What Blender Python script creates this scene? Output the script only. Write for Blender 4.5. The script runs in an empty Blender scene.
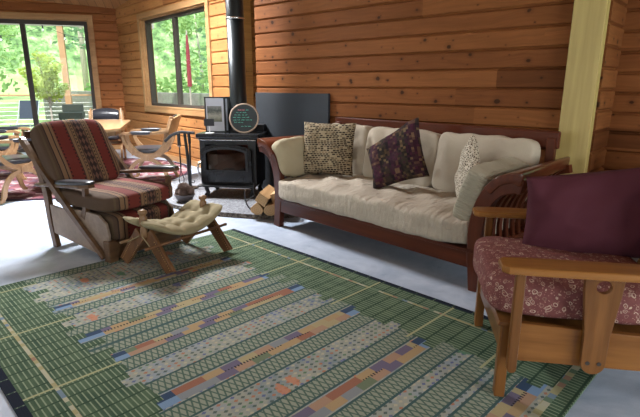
import bpy, bmesh, math, random
from mathutils import Vector, Matrix, noise
R = math.radians
PI = math.pi
scene = bpy.context.scene
COL = scene.collection
random.seed(7)

# ------------------------------------------------------------------ scene objects
def tag(o, label=None, cat=None, group=None, kind=None):
    if label: o['label'] = label
    if cat: o['category'] = cat
    if group: o['group'] = group
    if kind: o['kind'] = kind
    return o

def thing(name, label, cat, loc=(0, 0, 0), rz=0.0, group=None, rot=None):
    o = bpy.data.objects.new(name, None)
    o.empty_display_size = 0.1
    COL.objects.link(o)
    o.location = loc
    o.rotation_euler = rot if rot else (0, 0, rz)
    return tag(o, label, cat, group)

def obj(name, bm, mat, parent=None, smooth=False, loc=None, rot=None):
    me = bpy.data.meshes.new(name)
    bmesh.ops.recalc_face_normals(bm, faces=bm.faces)
    bm.to_mesh(me); bm.free()
    if smooth:
        for p in me.polygons: p.use_smooth = True
    o = bpy.data.objects.new(name, me)
    COL.objects.link(o)
    mats = mat if isinstance(mat, (list, tuple)) else [mat]
    for m in mats: me.materials.append(m)
    if parent: o.parent = parent
    if loc: o.location = loc
    if rot: o.rotation_euler = rot
    return o

def copy_tree(o, parent=None):
    c = o.copy(); COL.objects.link(c)
    if parent: c.parent = parent
    for ch in list(o.children): copy_tree(ch, c)
    return c

def sub(o, lv=1):
    m = o.modifiers.new('sub', 'SUBSURF'); m.levels = lv; m.render_levels = lv
    return o

# ------------------------------------------------------------------ mesh helpers
def NB(): return bmesh.new()

def box(bm, c, s, rot=None, bev=0.0, mi=0, seg=2):
    """box centred at c of full size s"""
    r = bmesh.ops.create_cube(bm, size=1.0)
    vs = r['verts']
    M = Matrix.Translation(c)
    if rot: 
        from mathutils import Euler
        M = M @ Euler(rot).to_matrix().to_4x4()
    M = M @ Matrix.Diagonal((s[0], s[1], s[2], 1))
    bmesh.ops.transform(bm, matrix=M, verts=vs)
    fs = set(f for v in vs for f in v.link_faces)
    for f in fs: f.material_index = mi
    if bev > 0:
        es = list(set(e for v in vs for e in v.link_edges))
        bmesh.ops.bevel(bm, geom=es, offset=bev, segments=seg, profile=0.5, affect='EDGES')
    return bm

def bx(bm, x0, x1, y0, y1, z0, z1, bev=0.0, mi=0):
    return box(bm, ((x0+x1)/2, (y0+y1)/2, (z0+z1)/2), (abs(x1-x0), abs(y1-y0), abs(z1-z0)), None, bev, mi)

def bar(bm, a, b, w, t, bev=0.0, upv=(0, 0, 1)):
    """rectangular bar from a to b; w across (perp to up), t along up"""
    a = Vector(a); b = Vector(b); d = b-a; L = d.length; d.normalize()
    upv = Vector(upv)
    s = d.cross(upv)
    if s.length < 1e-4: s = d.cross(Vector((1, 0, 0)))
    s.normalize(); u = s.cross(d).normalized()
    r = bmesh.ops.create_cube(bm, size=1.0); vs = r['verts']
    M = Matrix(((s.x*w, d.x*L, u.x*t, (a.x+b.x)/2), (s.y*w, d.y*L, u.y*t, (a.y+b.y)/2), (s.z*w, d.z*L, u.z*t, (a.z+b.z)/2), (0, 0, 0, 1)))
    bmesh.ops.transform(bm, matrix=M, verts=vs)
    if bev > 0:
        es = list(set(e for v in vs for e in v.link_edges))
        bmesh.ops.bevel(bm, geom=es, offset=bev, segments=2, profile=0.5, affect='EDGES')
    return bm

def tube(bm, pts, rad, n=10, cap=True):
    pts = [Vector(p) for p in pts]
    rads = rad if isinstance(rad, (list, tuple)) else [rad]*len(pts)
    rings = []
    prev = None
    for i, p in enumerate(pts):
        t = (pts[min(i+1, len(pts)-1)]-pts[max(i-1, 0)]).normalized()
        if prev is None:
            a = t.cross(Vector((0, 0, 1)))
            if a.length < 1e-3: a = t.cross(Vector((1, 0, 0)))
        else:
            a = prev - t*prev.dot(t)
            if a.length < 1e-4: a = t.cross(Vector((0.3, 0.5, 1)))
        a.normalize(); prev = a
        b = t.cross(a).normalized()
        rings.append([bm.verts.new(p+(a*math.cos(2*PI*k/n)+b*math.sin(2*PI*k/n))*rads[i]) for k in range(n)])
    for i in range(len(rings)-1):
        for k in range(n):
            bm.faces.new((rings[i][k], rings[i][(k+1) % n], rings[i+1][(k+1) % n], rings[i+1][k]))
    if cap:
        bm.faces.new(rings[0]); bm.faces.new(rings[-1][::-1])
    return bm

def lathe(bm, prof, c=(0, 0, 0), n=24):
    rings = []
    for (r, z) in prof:
        if r < 1e-5: rings.append([bm.verts.new((c[0], c[1], c[2]+z))])
        else: rings.append([bm.verts.new((c[0]+r*math.cos(2*PI*k/n), c[1]+r*math.sin(2*PI*k/n), c[2]+z)) for k in range(n)])
    for i in range(len(rings)-1):
        a, b = rings[i], rings[i+1]
        for k in range(n):
            k2 = (k+1) % n
            if len(a) == 1 and len(b) == 1: continue
            if len(a) == 1: bm.faces.new((a[0], b[k2], b[k]))
            elif len(b) == 1: bm.faces.new((a[k], a[k2], b[0]))
            else: bm.faces.new((a[k], a[k2], b[k2], b[k]))
    return bm

def prism(bm, poly, axis, a, b, bev=0.0, mi=0):
    """extrude 2D polygon. axis 'x': poly=(y,z); 'y': poly=(x,z); 'z': poly=(x,y)"""
    def P(p, h):
        if axis == 'x': return (h, p[0], p[1])
        if axis == 'y': return (p[0], h, p[1])
        return (p[0], p[1], h)
    A = [bm.verts.new(P(p, a)) for p in poly]; B = [bm.verts.new(P(p, b)) for p in poly]
    n = len(poly); fs = []
    f1 = bm.faces.new(A); f2 = bm.faces.new(B[::-1]); fs += [f1, f2]
    for i in range(n): fs.append(bm.faces.new((A[i], B[i], B[(i+1) % n], A[(i+1) % n])))
    for f in fs: f.material_index = mi
    if bev > 0:
        es = [e for e in f1.edges]+[e for e in f2.edges]
        bmesh.ops.recalc_face_normals(bm, faces=fs)
        bmesh.ops.bevel(bm, geom=es, offset=bev, segments=2, profile=0.5, affect='EDGES')
    return bm

def ribbon_poly(pts, w):
    """thick polyline outline; w scalar or list"""
    n = len(pts); L = []; Rr = []
    for i, p in enumerate(pts):
        a = pts[max(0, i-1)]; b = pts[min(n-1, i+1)]
        dx, dy = b[0]-a[0], b[1]-a[1]; l = math.hypot(dx, dy) or 1
        nx, ny = -dy/l, dx/l
        ww = (w[i] if isinstance(w, (list, tuple)) else w)/2
        L.append((p[0]+nx*ww, p[1]+ny*ww)); Rr.append((p[0]-nx*ww, p[1]-ny*ww))
    return L+Rr[::-1]

def sweep(bm, pts, w, axis, a, b):
    """thick polyline extruded as quads strip (robust for curved shapes)"""
    poly = ribbon_poly(pts, w); n = len(pts)
    def P(p, h):
        if axis == 'x': return (h, p[0], p[1])
        if axis == 'y': return (p[0], h, p[1])
        return (p[0], p[1], h)
    A = [bm.verts.new(P(p, a)) for p in poly]; B = [bm.verts.new(P(p, b)) for p in poly]
    m = 2*n
    for i in range(n-1):
        j = m-1-i
        bm.faces.new((A[i], A[i+1], A[j-1], A[j])); bm.faces.new((B[i], B[j], B[j-1], B[i+1]))
        bm.faces.new((A[i], B[i], B[i+1], A[i+1])); bm.faces.new((A[j], A[j-1], B[j-1], B[j]))
    bm.faces.new((A[0], A[m-1], B[m-1], B[0])); bm.faces.new((A[n-1], B[n-1], B[n], A[n]))
    return bm

def arc(cx, cz, rx, rz, a0, a1, n=12):
    return [(cx+rx*math.cos(R(a0+(a1-a0)*i/n)), cz+rz*math.sin(R(a0+(a1-a0)*i/n))) for i in range(n+1)]

def smooth_pts(pts, k=6):
    out = []
    n = len(pts); dim = len(pts[0])
    for i in range(n-1):
        p0 = pts[max(0, i-1)]; p1 = pts[i]; p2 = pts[i+1]; p3 = pts[min(n-1, i+2)]
        for j in range(k):
            t = j/k
            out.append(tuple(0.5*((2*p1[d])+(-p0[d]+p2[d])*t+(2*p0[d]-5*p1[d]+4*p2[d]-p3[d])*t*t+(-p0[d]+3*p1[d]-3*p2[d]+p3[d])*t**3) for d in range(dim)))
    out.append(tuple(pts[-1]))
    return out

def softbox(sx, sy, sz, p=6.0, n=18, amp=0.006, freq=7.0, seed=0, fn=None, strx=1.0, stry=1.0, strz=1.0):
    """rounded stuffed block, half sizes sx,sy,sz"""
    bm = NB()
    bmesh.ops.create_cube(bm, size=2.0)
    bmesh.ops.subdivide_edges(bm, edges=bm.edges[:], cuts=n, use_grid_fill=True)
    for v in bm.verts:
        x, y, z = v.co
        s = (abs(x)**p+abs(y)**p+abs(z)**p)**(-1.0/p)
        d = Vector((x*s, y*s, z*s))
        q = Vector((d.x*sx, d.y*sy, d.z*sz))
        nn = noise.noise(Vector((q.x*freq*strx+seed, q.y*freq*stry+seed*2.1, q.z*freq*strz+seed*.7)))
        n2 = noise.noise(Vector((q.x*freq*2.7*strx+seed, q.y*freq*2.7*stry, q.z*freq*2.7*strz+9)))
        nd = Vector((d.x/sx, d.y/sy, d.z/sz)).normalized()
        q += nd*(nn*amp+n2*amp*.4)
        if fn: q = Vector(fn(q, d))
        v.co = q
    return bm

def pillow(w, h, t, n=26, pinch=0.10, amp=0.012, seed=0, fn=None):
    """throw pillow in local xz plane, thickness y. w,h full, t half thickness"""
    bm = NB()
    sides = []
    for sgn in (1, -1):
        g = []
        for j in range(n+1):
            row = []
            for i in range(n+1):
                u = -1+2*i/n; v = -1+2*j/n
                e = max(0.0, (1-abs(u)**2.6)*(1-abs(v)**2.6))
                th = t*e**0.48
                x = u*w/2*(1-pinch*(1-v*v)*abs(u)); z = v*h/2*(1-pinch*(1-u*u)*abs(v))
                nn = noise.noise(Vector((x*7+seed, z*7, sgn*3+seed)))+.5*noise.noise(Vector((x*17+seed, z*17, sgn*5)))
                edge = min(1.0, e*4)
                y = sgn*(th+amp*nn*edge)
                y += 0.01*noise.noise(Vector((x*5+seed*3, z*5, 2)))
                q = (x, y, z)
                if fn: q = fn(q)
                row.append(bm.verts.new(q))
            g.append(row)
        sides.append(g)
        for j in range(n):
            for i in range(n):
                bm.faces.new((g[j][i], g[j][i+1], g[j+1][i+1], g[j+1][i]))
    bmesh.ops.remove_doubles(bm, verts=bm.verts, dist=0.0012)
    return bm

# ------------------------------------------------------------------ material helpers
class NT:
    def __init__(s, name):
        s.m = bpy.data.materials.new(name); s.m.use_nodes = True
        s.t = s.m.node_tree; s.t.nodes.clear()
        s.out = s.t.nodes.new('ShaderNodeOutputMaterial')
    def n(s, typ, ins=None, **kw):
        nd = s.t.nodes.new(typ)
        for k, v in kw.items(): setattr(nd, k, v)
        if ins:
            for k, v in ins.items(): s.set(nd.inputs[k], v)
        return nd
    def set(s, inp, v):
        if isinstance(v, bpy.types.NodeSocket): s.t.links.new(v, inp)
        elif v is not None:
            if isinstance(v, (tuple, list)) and len(v) == 3 and inp.type == 'RGBA': v = (*v, 1)
            inp.default_value = v
    def math(s, op, a, b=None, c=None, clamp=False):
        nd = s.t.nodes.new('ShaderNodeMath'); nd.operation = op; nd.use_clamp = clamp
        s.set(nd.inputs[0], a)
        if b is not None: s.set(nd.inputs[1], b)
        if c is not None: s.set(nd.inputs[2], c)
        return nd.outputs[0]
    def mix(s, f, a, b, typ='MIX'):
        nd = s.t.nodes.new('ShaderNodeMixRGB'); nd.blend_type = typ
        s.set(nd.inputs[0], f); s.set(nd.inputs[1], a); s.set(nd.inputs[2], b)
        return nd.outputs[0]
    def ramp(s, f, stops, interp='LINEAR'):
        nd = s.t.nodes.new('ShaderNodeValToRGB'); cr = nd.color_ramp; cr.interpolation = interp
        while len(cr.elements) < len(stops): cr.elements.new(0.5)
        for e, (p, c) in zip(cr.elements, stops):
            e.position = p; e.color = (*c, 1) if len(c) == 3 else c
        s.set(nd.inputs[0], f)
        return nd.outputs[0]
    def coords(s, kind='Object'):
        nd = s.t.nodes.new('ShaderNodeTexCoord'); return nd.outputs[kind]
    def sep(s, v):
        nd = s.t.nodes.new('ShaderNodeSeparateXYZ'); s.set(nd.inputs[0], v); return nd.outputs
    def comb(s, x, y, z):
        nd = s.t.nodes.new('ShaderNodeCombineXYZ')
        s.set(nd.inputs[0], x); s.set(nd.inputs[1], y); s.set(nd.inputs[2], z); return nd.outputs[0]
    def noise(s, vec, scale, detail=3, rough=.5):
        nd = s.n('ShaderNodeTexNoise', {'Vector': vec, 'Scale': scale, 'Detail': detail, 'Roughness': rough}); return nd.outputs[0]
    def white(s, vec):
        nd = s.n('ShaderNodeTexWhiteNoise', {'Vector': vec}); return nd.outputs[0]
    def white1(s, w):
        nd = s.n('ShaderNodeTexWhiteNoise', noise_dimensions='1D'); s.set(nd.inputs['W'], w); return nd.outputs[0]
    def bsdf(s, col, rough=.5, metal=0.0, bump=None, bstr=.2, bdist=.01, spec=None, sheen=None, coat=None):
        b = s.t.nodes.new('ShaderNodeBsdfPrincipled')
        s.set(b.inputs['Base Color'], col); s.set(b.inputs['Roughness'], rough); s.set(b.inputs['Metallic'], metal)
        if spec is not None: s.set(b.inputs['Specular IOR Level'], spec)
        if coat is not None: s.set(b.inputs['Coat Weight'], coat)
        if bump is not None:
            bn = s.n('ShaderNodeBump', {'Height': bump, 'Strength': bstr, 'Distance': bdist})
            s.t.links.new(bn.outputs[0], b.inputs['Normal'])
        s.t.links.new(b.outputs[0], s.out.inputs[0])
        return s.m

def plain(name, c, rough=.5, metal=0.0, var=.12, scale=14.0, bstr=.1):
    t = NT(name); v = t.coords()
    nz = t.noise(v, scale, 3)
    col = t.mix(nz, tuple(x*(1-var) for x in c), tuple(min(1, x*(1+var)) for x in c))
    return t.bsdf(col, rough, metal, bump=nz, bstr=bstr)

def wood(name, c1, c2, rough=.38, axis='x', scale=1.0, coat=0.0):
    t = NT(name); x, y, z = t.sep(t.coords())
    a = dict(x=(.08, 1, 1), y=(1, .08, 1), z=(1, 1, .08))[axis]
    v = t.comb(t.math('MULTIPLY', x, a[0]*scale), t.math('MULTIPLY', y, a[1]*scale), t.math('MULTIPLY', z, a[2]*scale))
    n1 = t.noise(v, 28, 5, .6); n2 = t.noise(v, 6, 2)
    f = t.math('MULTIPLY', t.math('ADD', n1, n2), .5)
    col = t.ramp(f, [(.33, c1), (.66, c2)])
    return t.bsdf(col, rough, bump=n1, bstr=.05, coat=coat, spec=.22)

def board_wall(name, cols, h, z0, knot=1.0, seg=2.4):
    """horizontal cedar boards in local x (along) / z (up)"""
    t = NT(name); x, y, z = t.sep(t.coords())
    zz = t.math('DIVIDE', t.math('SUBTRACT', z, z0), h)
    bid = t.math('FLOOR', zz)
    xo = t.math('ADD', x, t.math('MULTIPLY', t.white1(bid), seg))
    sid = t.math('FLOOR', t.math('DIVIDE', xo, seg*1.7))
    rnd = t.white(t.comb(bid, sid, 3.0))
    rnd2 = t.white(t.comb(sid, bid, 8.0))
    off = t.math('MULTIPLY', rnd, 17.0)
    warp = t.math('MULTIPLY', t.noise(t.comb(t.math('MULTIPLY', x, 1.5), off, z), 1.5, 2), .09)
    v = t.comb(t.math('MULTIPLY', t.math('ADD', x, off), .9), off, t.math('MULTIPLY', t.math('ADD', z, warp), 22.0))
    g = t.noise(v, 2.6, 5, .62)
    base = t.ramp(rnd, [(0, cols[0]), (.35, cols[1]), (.7, cols[2]), (1, cols[3])])
    gr = t.math('MULTIPLY_ADD', g, .9, .55)
    c = t.mix(1.0, base, t.comb(gr, gr, gr), 'MULTIPLY')
    big = t.noise(t.comb(t.math('MULTIPLY', x, .8), off, t.math('MULTIPLY', z, 2.0)), 1.3, 2)
    c = t.mix(t.math('MULTIPLY', t.math('SUBTRACT', big, .45, clamp=True), .8), c, tuple(q*.45 for q in cols[0]))
    # knots
    zf = t.math('MULTIPLY', t.math('FRACT', zz), h)
    wob = t.math('MULTIPLY', t.math('SUBTRACT', t.noise(t.coords(), 38, 2), .5), .012)
    km = None; hl = None
    for li, (cw, rmax, prob) in enumerate(((.23, .015, .42), (.45, .022, .38), (.15, .007, .32))):
        xs = t.math('DIVIDE', t.math('ADD', xo, .37*li), cw); ci = t.math('FLOOR', xs)
        r1 = t.white(t.comb(ci, bid, 11.0+li)); r2 = t.white(t.comb(ci, bid, 23.0+li)); r3 = t.white(t.comb(ci, bid, 37.0+li))
        dx = t.math('MULTIPLY', t.math('SUBTRACT', t.math('FRACT', xs), t.math('MULTIPLY_ADD', r1, .6, .2)), cw*.8)
        dz = t.math('SUBTRACT', zf, t.math('MULTIPLY_ADD', r2, h*.64, h*.18))
        d = t.math('ADD', t.math('SQRT', t.math('ADD', t.math('MULTIPLY', dx, dx), t.math('MULTIPLY', dz, dz))), wob)
        rad = t.math('MULTIPLY', t.math('MULTIPLY_ADD', r3, .6, .4), rmax)
        on = t.math('LESS_THAN', t.white(t.comb(ci, bid, 51.0+li)), prob)
        k = t.math('MULTIPLY', on, t.math('DIVIDE', t.math('SUBTRACT', rad, d), .006, clamp=True))
        q = t.math('MULTIPLY', on, t.math('SUBTRACT', 1.0, t.math('DIVIDE', d, t.math('MULTIPLY', rad, 2.6)), clamp=True))
        km = k if km is None else t.math('MAXIMUM', km, k); hl = q if hl is None else t.math('MAXIMUM', hl, q)
    c = t.mix(t.math('MULTIPLY', hl, .55*knot), c, (.07, .025, .010))
    c = t.mix(t.math('MULTIPLY', km, .85*knot), c, (.030, .012, .006))
    return t.bsdf(c, .62, bump=g, bstr=.12, bdist=.006, spec=.08)

# ------------------------------------------------------------------ materials
CED = [(.23, .095, .034), (.38, .17, .062), (.47, .225, .088), (.31, .125, .042)]
BH = .146
M = {}
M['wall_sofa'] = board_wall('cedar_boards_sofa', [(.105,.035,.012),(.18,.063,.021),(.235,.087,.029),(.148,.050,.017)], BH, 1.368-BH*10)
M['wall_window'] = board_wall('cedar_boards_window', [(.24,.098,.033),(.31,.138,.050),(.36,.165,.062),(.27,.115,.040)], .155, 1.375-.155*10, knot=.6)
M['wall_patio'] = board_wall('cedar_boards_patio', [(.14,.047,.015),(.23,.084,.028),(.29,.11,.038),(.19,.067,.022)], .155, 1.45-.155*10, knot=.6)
M['ceiling'] = board_wall('cedar_ceiling', [(.40,.20,.085),(.50,.27,.12),(.58,.33,.16),(.45,.23,.1)], .14, 0, knot=.5)
M['trim'] = wood('window_trim_wood', (.22,.115,.048), (.36,.20,.09), .5)
M['trimz'] = wood('window_trim_wood_up', (.34,.19,.085), (.52,.32,.15), .5, 'z')
M['dark_frame'] = plain('bronze_window_frame', (.030,.022,.018), .7)
M['sofa_wood'] = wood('mahogany', (.046,.010,.005), (.11,.027,.012), .28, 'x', coat=.12)
M['sofa_woody'] = wood('mahogany_y', (.06,.014,.006), (.14,.037,.015), .28, 'y', coat=.25)
M['sofa_woodz'] = wood('mahogany_z', (.046,.010,.005), (.11,.028,.012), .28, 'z', coat=.12)
M['oak'] = wood('honey_oak_y', (.12,.043,.009), (.27,.115,.030), .3, 'y', coat=.2)
M['oakx'] = wood('honey_oak_x', (.085,.031,.008), (.195,.083,.024), .3, 'x', coat=.2)
M['oakz'] = wood('honey_oak_z', (.085,.031,.008), (.195,.083,.024), .3, 'z', coat=.2)
M['ranch'] = wood('weathered_ranch_oak', (.050,.026,.013), (.135,.073,.037), .35, 'x', coat=.2)
M['ranch_light'] = wood('pale_ranch_panel', (.17,.12,.09), (.26,.195,.15), .4, 'x')
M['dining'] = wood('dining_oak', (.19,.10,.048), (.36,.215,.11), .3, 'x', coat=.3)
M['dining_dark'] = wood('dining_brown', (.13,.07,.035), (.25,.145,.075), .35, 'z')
M['leather'] = plain('black_leather', (.022,.022,.028), .28, 0, .2, 30, .15)
M['iron'] = plain('black_iron', (.016,.016,.018), .42, .3, .2, 40, .1)
M['iron_gloss'] = plain('black_enamel', (.014,.015,.017), .25, .2, .15, 8, .05)
M['pipe'] = plain('stove_pipe_steel', (.022,.026,.028), .33, .5, .15, 5, .05)
M['slate'] = plain('slate_shield', (.014,.018,.024), .75, 0, .3, 4, .05)
M['outdoor_wood'] = plain('deck_wood', (.42,.24,.13), .6, 0, .2, 8)
M['white'] = plain('white_paint', (.7,.7,.68), .5, 0, .05)
M['cream_metal'] = plain('grey_fascia', (.32,.30,.28), .5, 0, .05)
M['brass'] = plain('brass', (.55,.38,.16), .3, .9)
M['chrome'] = plain('chrome', (.6,.6,.6), .25, .95)
M['pine_trim'] = None

def mk_pine():
    t = NT('pale_pine_post'); x, y, z = t.sep(t.coords())
    v = t.comb(t.math('MULTIPLY', x, 9), t.math('MULTIPLY', y, 9), t.math('MULTIPLY', z, .5))
    g = t.noise(v, 2.5, 4, .55)
    c = t.ramp(g, [(.3, (.33,.235,.075)), (.7, (.45,.34,.12))])
    kv = t.n('ShaderNodeTexVoronoi', {'Vector': t.comb(t.math('MULTIPLY', x, 8), 0.0, t.math('MULTIPLY', z, 2.2)), 'Scale': 1.0})
    km = t.math('SUBTRACT', 1.0, t.math('DIVIDE', kv.outputs['Distance'], .085, clamp=True), clamp=True)
    c = t.mix(km, c, (.12, .05, .015))
    return t.bsdf(c, .5, bump=g, bstr=.05)
M['pine_trim'] = mk_pine()

def mk_floor():
    t = NT('painted_floor'); v = t.coords()
    n1 = t.noise(v, 1.7, 4, .6)
    wv = t.n('ShaderNodeTexNoise', {'Vector': v, 'Scale': 3.2, 'Detail': 6, 'Roughness': .65, 'Distortion': 1.6}).outputs[0]
    f = t.math('MULTIPLY', t.math('ADD', n1, wv), .5)
    c = t.ramp(f, [(.34, (.27,.325,.42)), (.5, (.40,.45,.54)), (.66, (.52,.565,.65))])
    sp = t.noise(v, 180, 2)
    c = t.mix(t.math('MULTIPLY', t.math('SUBTRACT', sp, .55, clamp=True), 1.2), c, (.22,.25,.33))
    return t.bsdf(c, t.math('MULTIPLY_ADD', wv, .18, .22), bump=wv, bstr=.05, spec=.22)
M['floor'] = mk_floor()

def mk_hearth():
    t = NT('pebble_hearth'); v = t.coords()
    vo = t.n('ShaderNodeTexVoronoi', {'Vector': v, 'Scale': 75.0})
    c = t.ramp(t.white(vo.outputs['Position']), [(0, (.065,.065,.072)), (.5, (.12,.123,.135)), (1, (.21,.215,.235))])
    return t.bsdf(c, .75, bump=vo.outputs['Distance'], bstr=.5, bdist=.006)
def mk_hearth_edge():
    t = NT('gravel_edge'); v = t.coords()
    vo = t.n('ShaderNodeTexVoronoi', {'Vector': v, 'Scale': 60.0})
    c = t.ramp(t.white(vo.outputs['Position']), [(0, (.04,.03,.022)), (.6, (.13,.10,.075)), (1, (.26,.22,.17))])
    return t.bsdf(c, .8, bump=vo.outputs['Distance'], bstr=.7, bdist=.01)
M['hearth'] = mk_hearth(); M['hearth_edge'] = mk_hearth_edge()

def mk_cloth(name, c, scale=260, var=.12, wr=3.0, streak=None):
    t = NT(name); v = t.coords()
    n1 = t.noise(v, scale, 2); n2 = t.noise(v, 9, 3)
    col = t.mix(n1, tuple(x*(1-var) for x in c), tuple(x*(1+var*.6) for x in c))
    if streak:
        x, y, z = t.sep(v)
        sv = t.comb(t.math('MULTIPLY', x, streak[0]), t.math('MULTIPLY', y, streak[1]), t.math('MULTIPLY', z, streak[2]))
        s = t.noise(sv, 1.0, 3, .6)
        col = t.mix(t.math('MULTIPLY', t.math('SUBTRACT', s, .45, clamp=True), 1.4), col, tuple(x*.7 for x in c))
        h = t.math('ADD', t.math('MULTIPLY', s, 1.0), t.math('MULTIPLY', n1, .15))
        return t.bsdf(col, .85, bump=h, bstr=.9, bdist=.028, spec=.15)
    h = t.math('ADD', t.math('MULTIPLY', n2, wr), t.math('MULTIPLY', n1, .25))
    return t.bsdf(col, .85, bump=h, bstr=.25, bdist=.008, spec=.15)
M['sofa_cloth'] = mk_cloth('oatmeal_linen', (.44,.375,.295))
M['sofa_seat_cloth'] = mk_cloth('oatmeal_linen_seat', (.47,.405,.325), streak=(34, 5, 9))
M['bolster_cloth'] = mk_cloth('olive_linen', (.41,.35,.235))
M['bolster_cloth_r'] = mk_cloth('grey_linen', (.41,.375,.29), streak=(9, 9, 80))
M['plum'] = mk_cloth('plum_cotton', (.070,.018,.027), var=.06, wr=2.0)
M['camel'] = mk_cloth('olive_cream_leather', (.265,.22,.13), scale=90, var=.08)

def mk_brick():
    t = NT('brick_weave'); x, y, z = t.sep(t.coords())
    row = t.math('FLOOR', t.math('DIVIDE', z, .0165))
    xo = t.math('ADD', x, t.math('MULTIPLY', t.white1(row), .3))
    cellw = .030
    cell = t.math('FLOOR', t.math('DIVIDE', xo, cellw))
    fx = t.math('FRACT', t.math('DIVIDE', xo, cellw)); fz = t.math('FRACT', t.math('DIVIDE', z, .0165))
    c = t.ramp(t.white(t.comb(cell, row, 1.0)), [(0, (.030,.020,.016)), (.46, (.09,.06,.038)), (.72, (.22,.16,.10)), (.88, (.36,.29,.19))], 'CONSTANT')
    m = t.math('MAXIMUM', t.math('GREATER_THAN', t.math('ABSOLUTE', t.math('SUBTRACT', fx, .5)), .42), t.math('GREATER_THAN', t.math('ABSOLUTE', t.math('SUBTRACT', fz, .5)), .36))
    c = t.mix(m, c, (.40,.33,.22))
    return t.bsdf(c, .9, bump=m, bstr=.4, bdist=.004, spec=.1)
M['brick'] = mk_brick()

def mk_patch():
    t = NT('dark_tapestry'); x, y, z = t.sep(t.coords())
    s = .019
    cx = t.math('FLOOR', t.math('DIVIDE', x, s)); cz = t.math('FLOOR', t.math('DIVIDE', z, s))
    r = t.white(t.comb(cx, cz, 4.0))
    band = t.math('FRACT', t.math('DIVIDE', x, .16))
    bandc = t.ramp(band, [(0, (.09,.02,.045)), (.28, (.025,.02,.022)), (.42, (.055,.045,.03)), (.72, (.03,.02,.03)), (.86, (.085,.02,.05))], 'CONSTANT')
    c = t.ramp(r, [(0, (.018,.014,.018)), (.3, (.05,.035,.03)), (.55, (.16,.10,.05)), (.72, (.30,.20,.10)), (.80, (.07,.02,.04))], 'CONSTANT')
    c = t.mix(.42, c, bandc)
    n = t.noise(t.coords(), 120, 2)
    c = t.mix(t.math('MULTIPLY', n, .5), c, (.02,.015,.015))
    return t.bsdf(c, .9, bump=n, bstr=.3, spec=.1)
M['patch'] = mk_patch()

def mk_knit():
    t = NT('looped_knit'); v = t.coords()
    vo = t.n('ShaderNodeTexVoronoi', {'Vector': v, 'Scale': 62.0}, feature='DISTANCE_TO_EDGE')
    c = t.ramp(vo.outputs['Distance'], [(0, (.62,.56,.46)), (.13, (.50,.44,.35)), (.2, (.085,.06,.04)), (1, (.03,.022,.018))])
    return t.bsdf(c, .9, bump=vo.outputs['Distance'], bstr=.6, bdist=.006, spec=.1)
M['knit'] = mk_knit()

def mk_kilim():
    """stripes across local x"""
    t = NT('kilim_stripes'); x, y, z = t.sep(t.coords())
    f = t.math('DIVIDE', x, .56)
    RED = (.135,.027,.021); TAN = (.19,.112,.064); DK = (.035,.022,.02); BRN = (.075,.046,.030); GR = (.09,.06,.036)
    RD2 = (.145,.029,.023)
    c = t.ramp(f, [(0, BRN), (.02, GR), (.05, BRN), (.08, DK), (.095, TAN), (.15, DK), (.165, TAN), (.20, RED), (.395, DK), (.41, TAN), (.45, DK), (.46, TAN),
                   (.50, BRN), (.52, DK), (.64, BRN), (.66, TAN), (.70, DK), (.71, TAN), (.74, RD2), (.90, DK), (.915, TAN), (.945, DK), (.955, TAN), (.985, BRN)], 'CONSTANT')
    yz = t.math('ADD', y, z)
    # ornament in the dark centre band
    p1 = t.math('ABSOLUTE', t.math('SUBTRACT', t.math('FRACT', t.math('MULTIPLY', yz, 17.0)), .5))
    p2 = t.math('ABSOLUTE', t.math('SUBTRACT', t.math('FRACT', t.math('MULTIPLY', x, 31.0)), .5))
    orn = t.math('GREATER_THAN', t.math('ADD', p1, p2), .55)
    incen = t.math('MULTIPLY', t.math('GREATER_THAN', f, .52), t.math('LESS_THAN', f, .64))
    c = t.mix(t.math('MULTIPLY', t.math('MULTIPLY', orn, incen), .75), c, (.17,.085,.06))
    # toothed edge of reds
    tooth = t.math('GREATER_THAN', t.math('FRACT', t.math('MULTIPLY', yz, 34.0)), .5)
    e = None
    for c0 in (.222, .385, .748, .89, .48, .68):
        q = t.math('LESS_THAN', t.math('ABSOLUTE', t.math('SUBTRACT', f, c0)), .009)
        e = q if e is None else t.math('MAXIMUM', e, q)
    c = t.mix(t.math('MULTIPLY', t.math('MULTIPLY', e, tooth), .9), c, (.02,.015,.015))
    # rib texture
    rib = t.math('FRACT', t.math('MULTIPLY', yz, 150.0))
    n = t.noise(t.coords(), 160, 2)
    c = t.mix(t.math('MULTIPLY', n, .35), c, t.mix(1.0, c, (.45,.45,.45), 'MULTIPLY'))
    return t.bsdf(c, .85, bump=t.math('ADD', rib, n), bstr=.15, bdist=.003, spec=.15)
M['kilim'] = mk_kilim()

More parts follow.
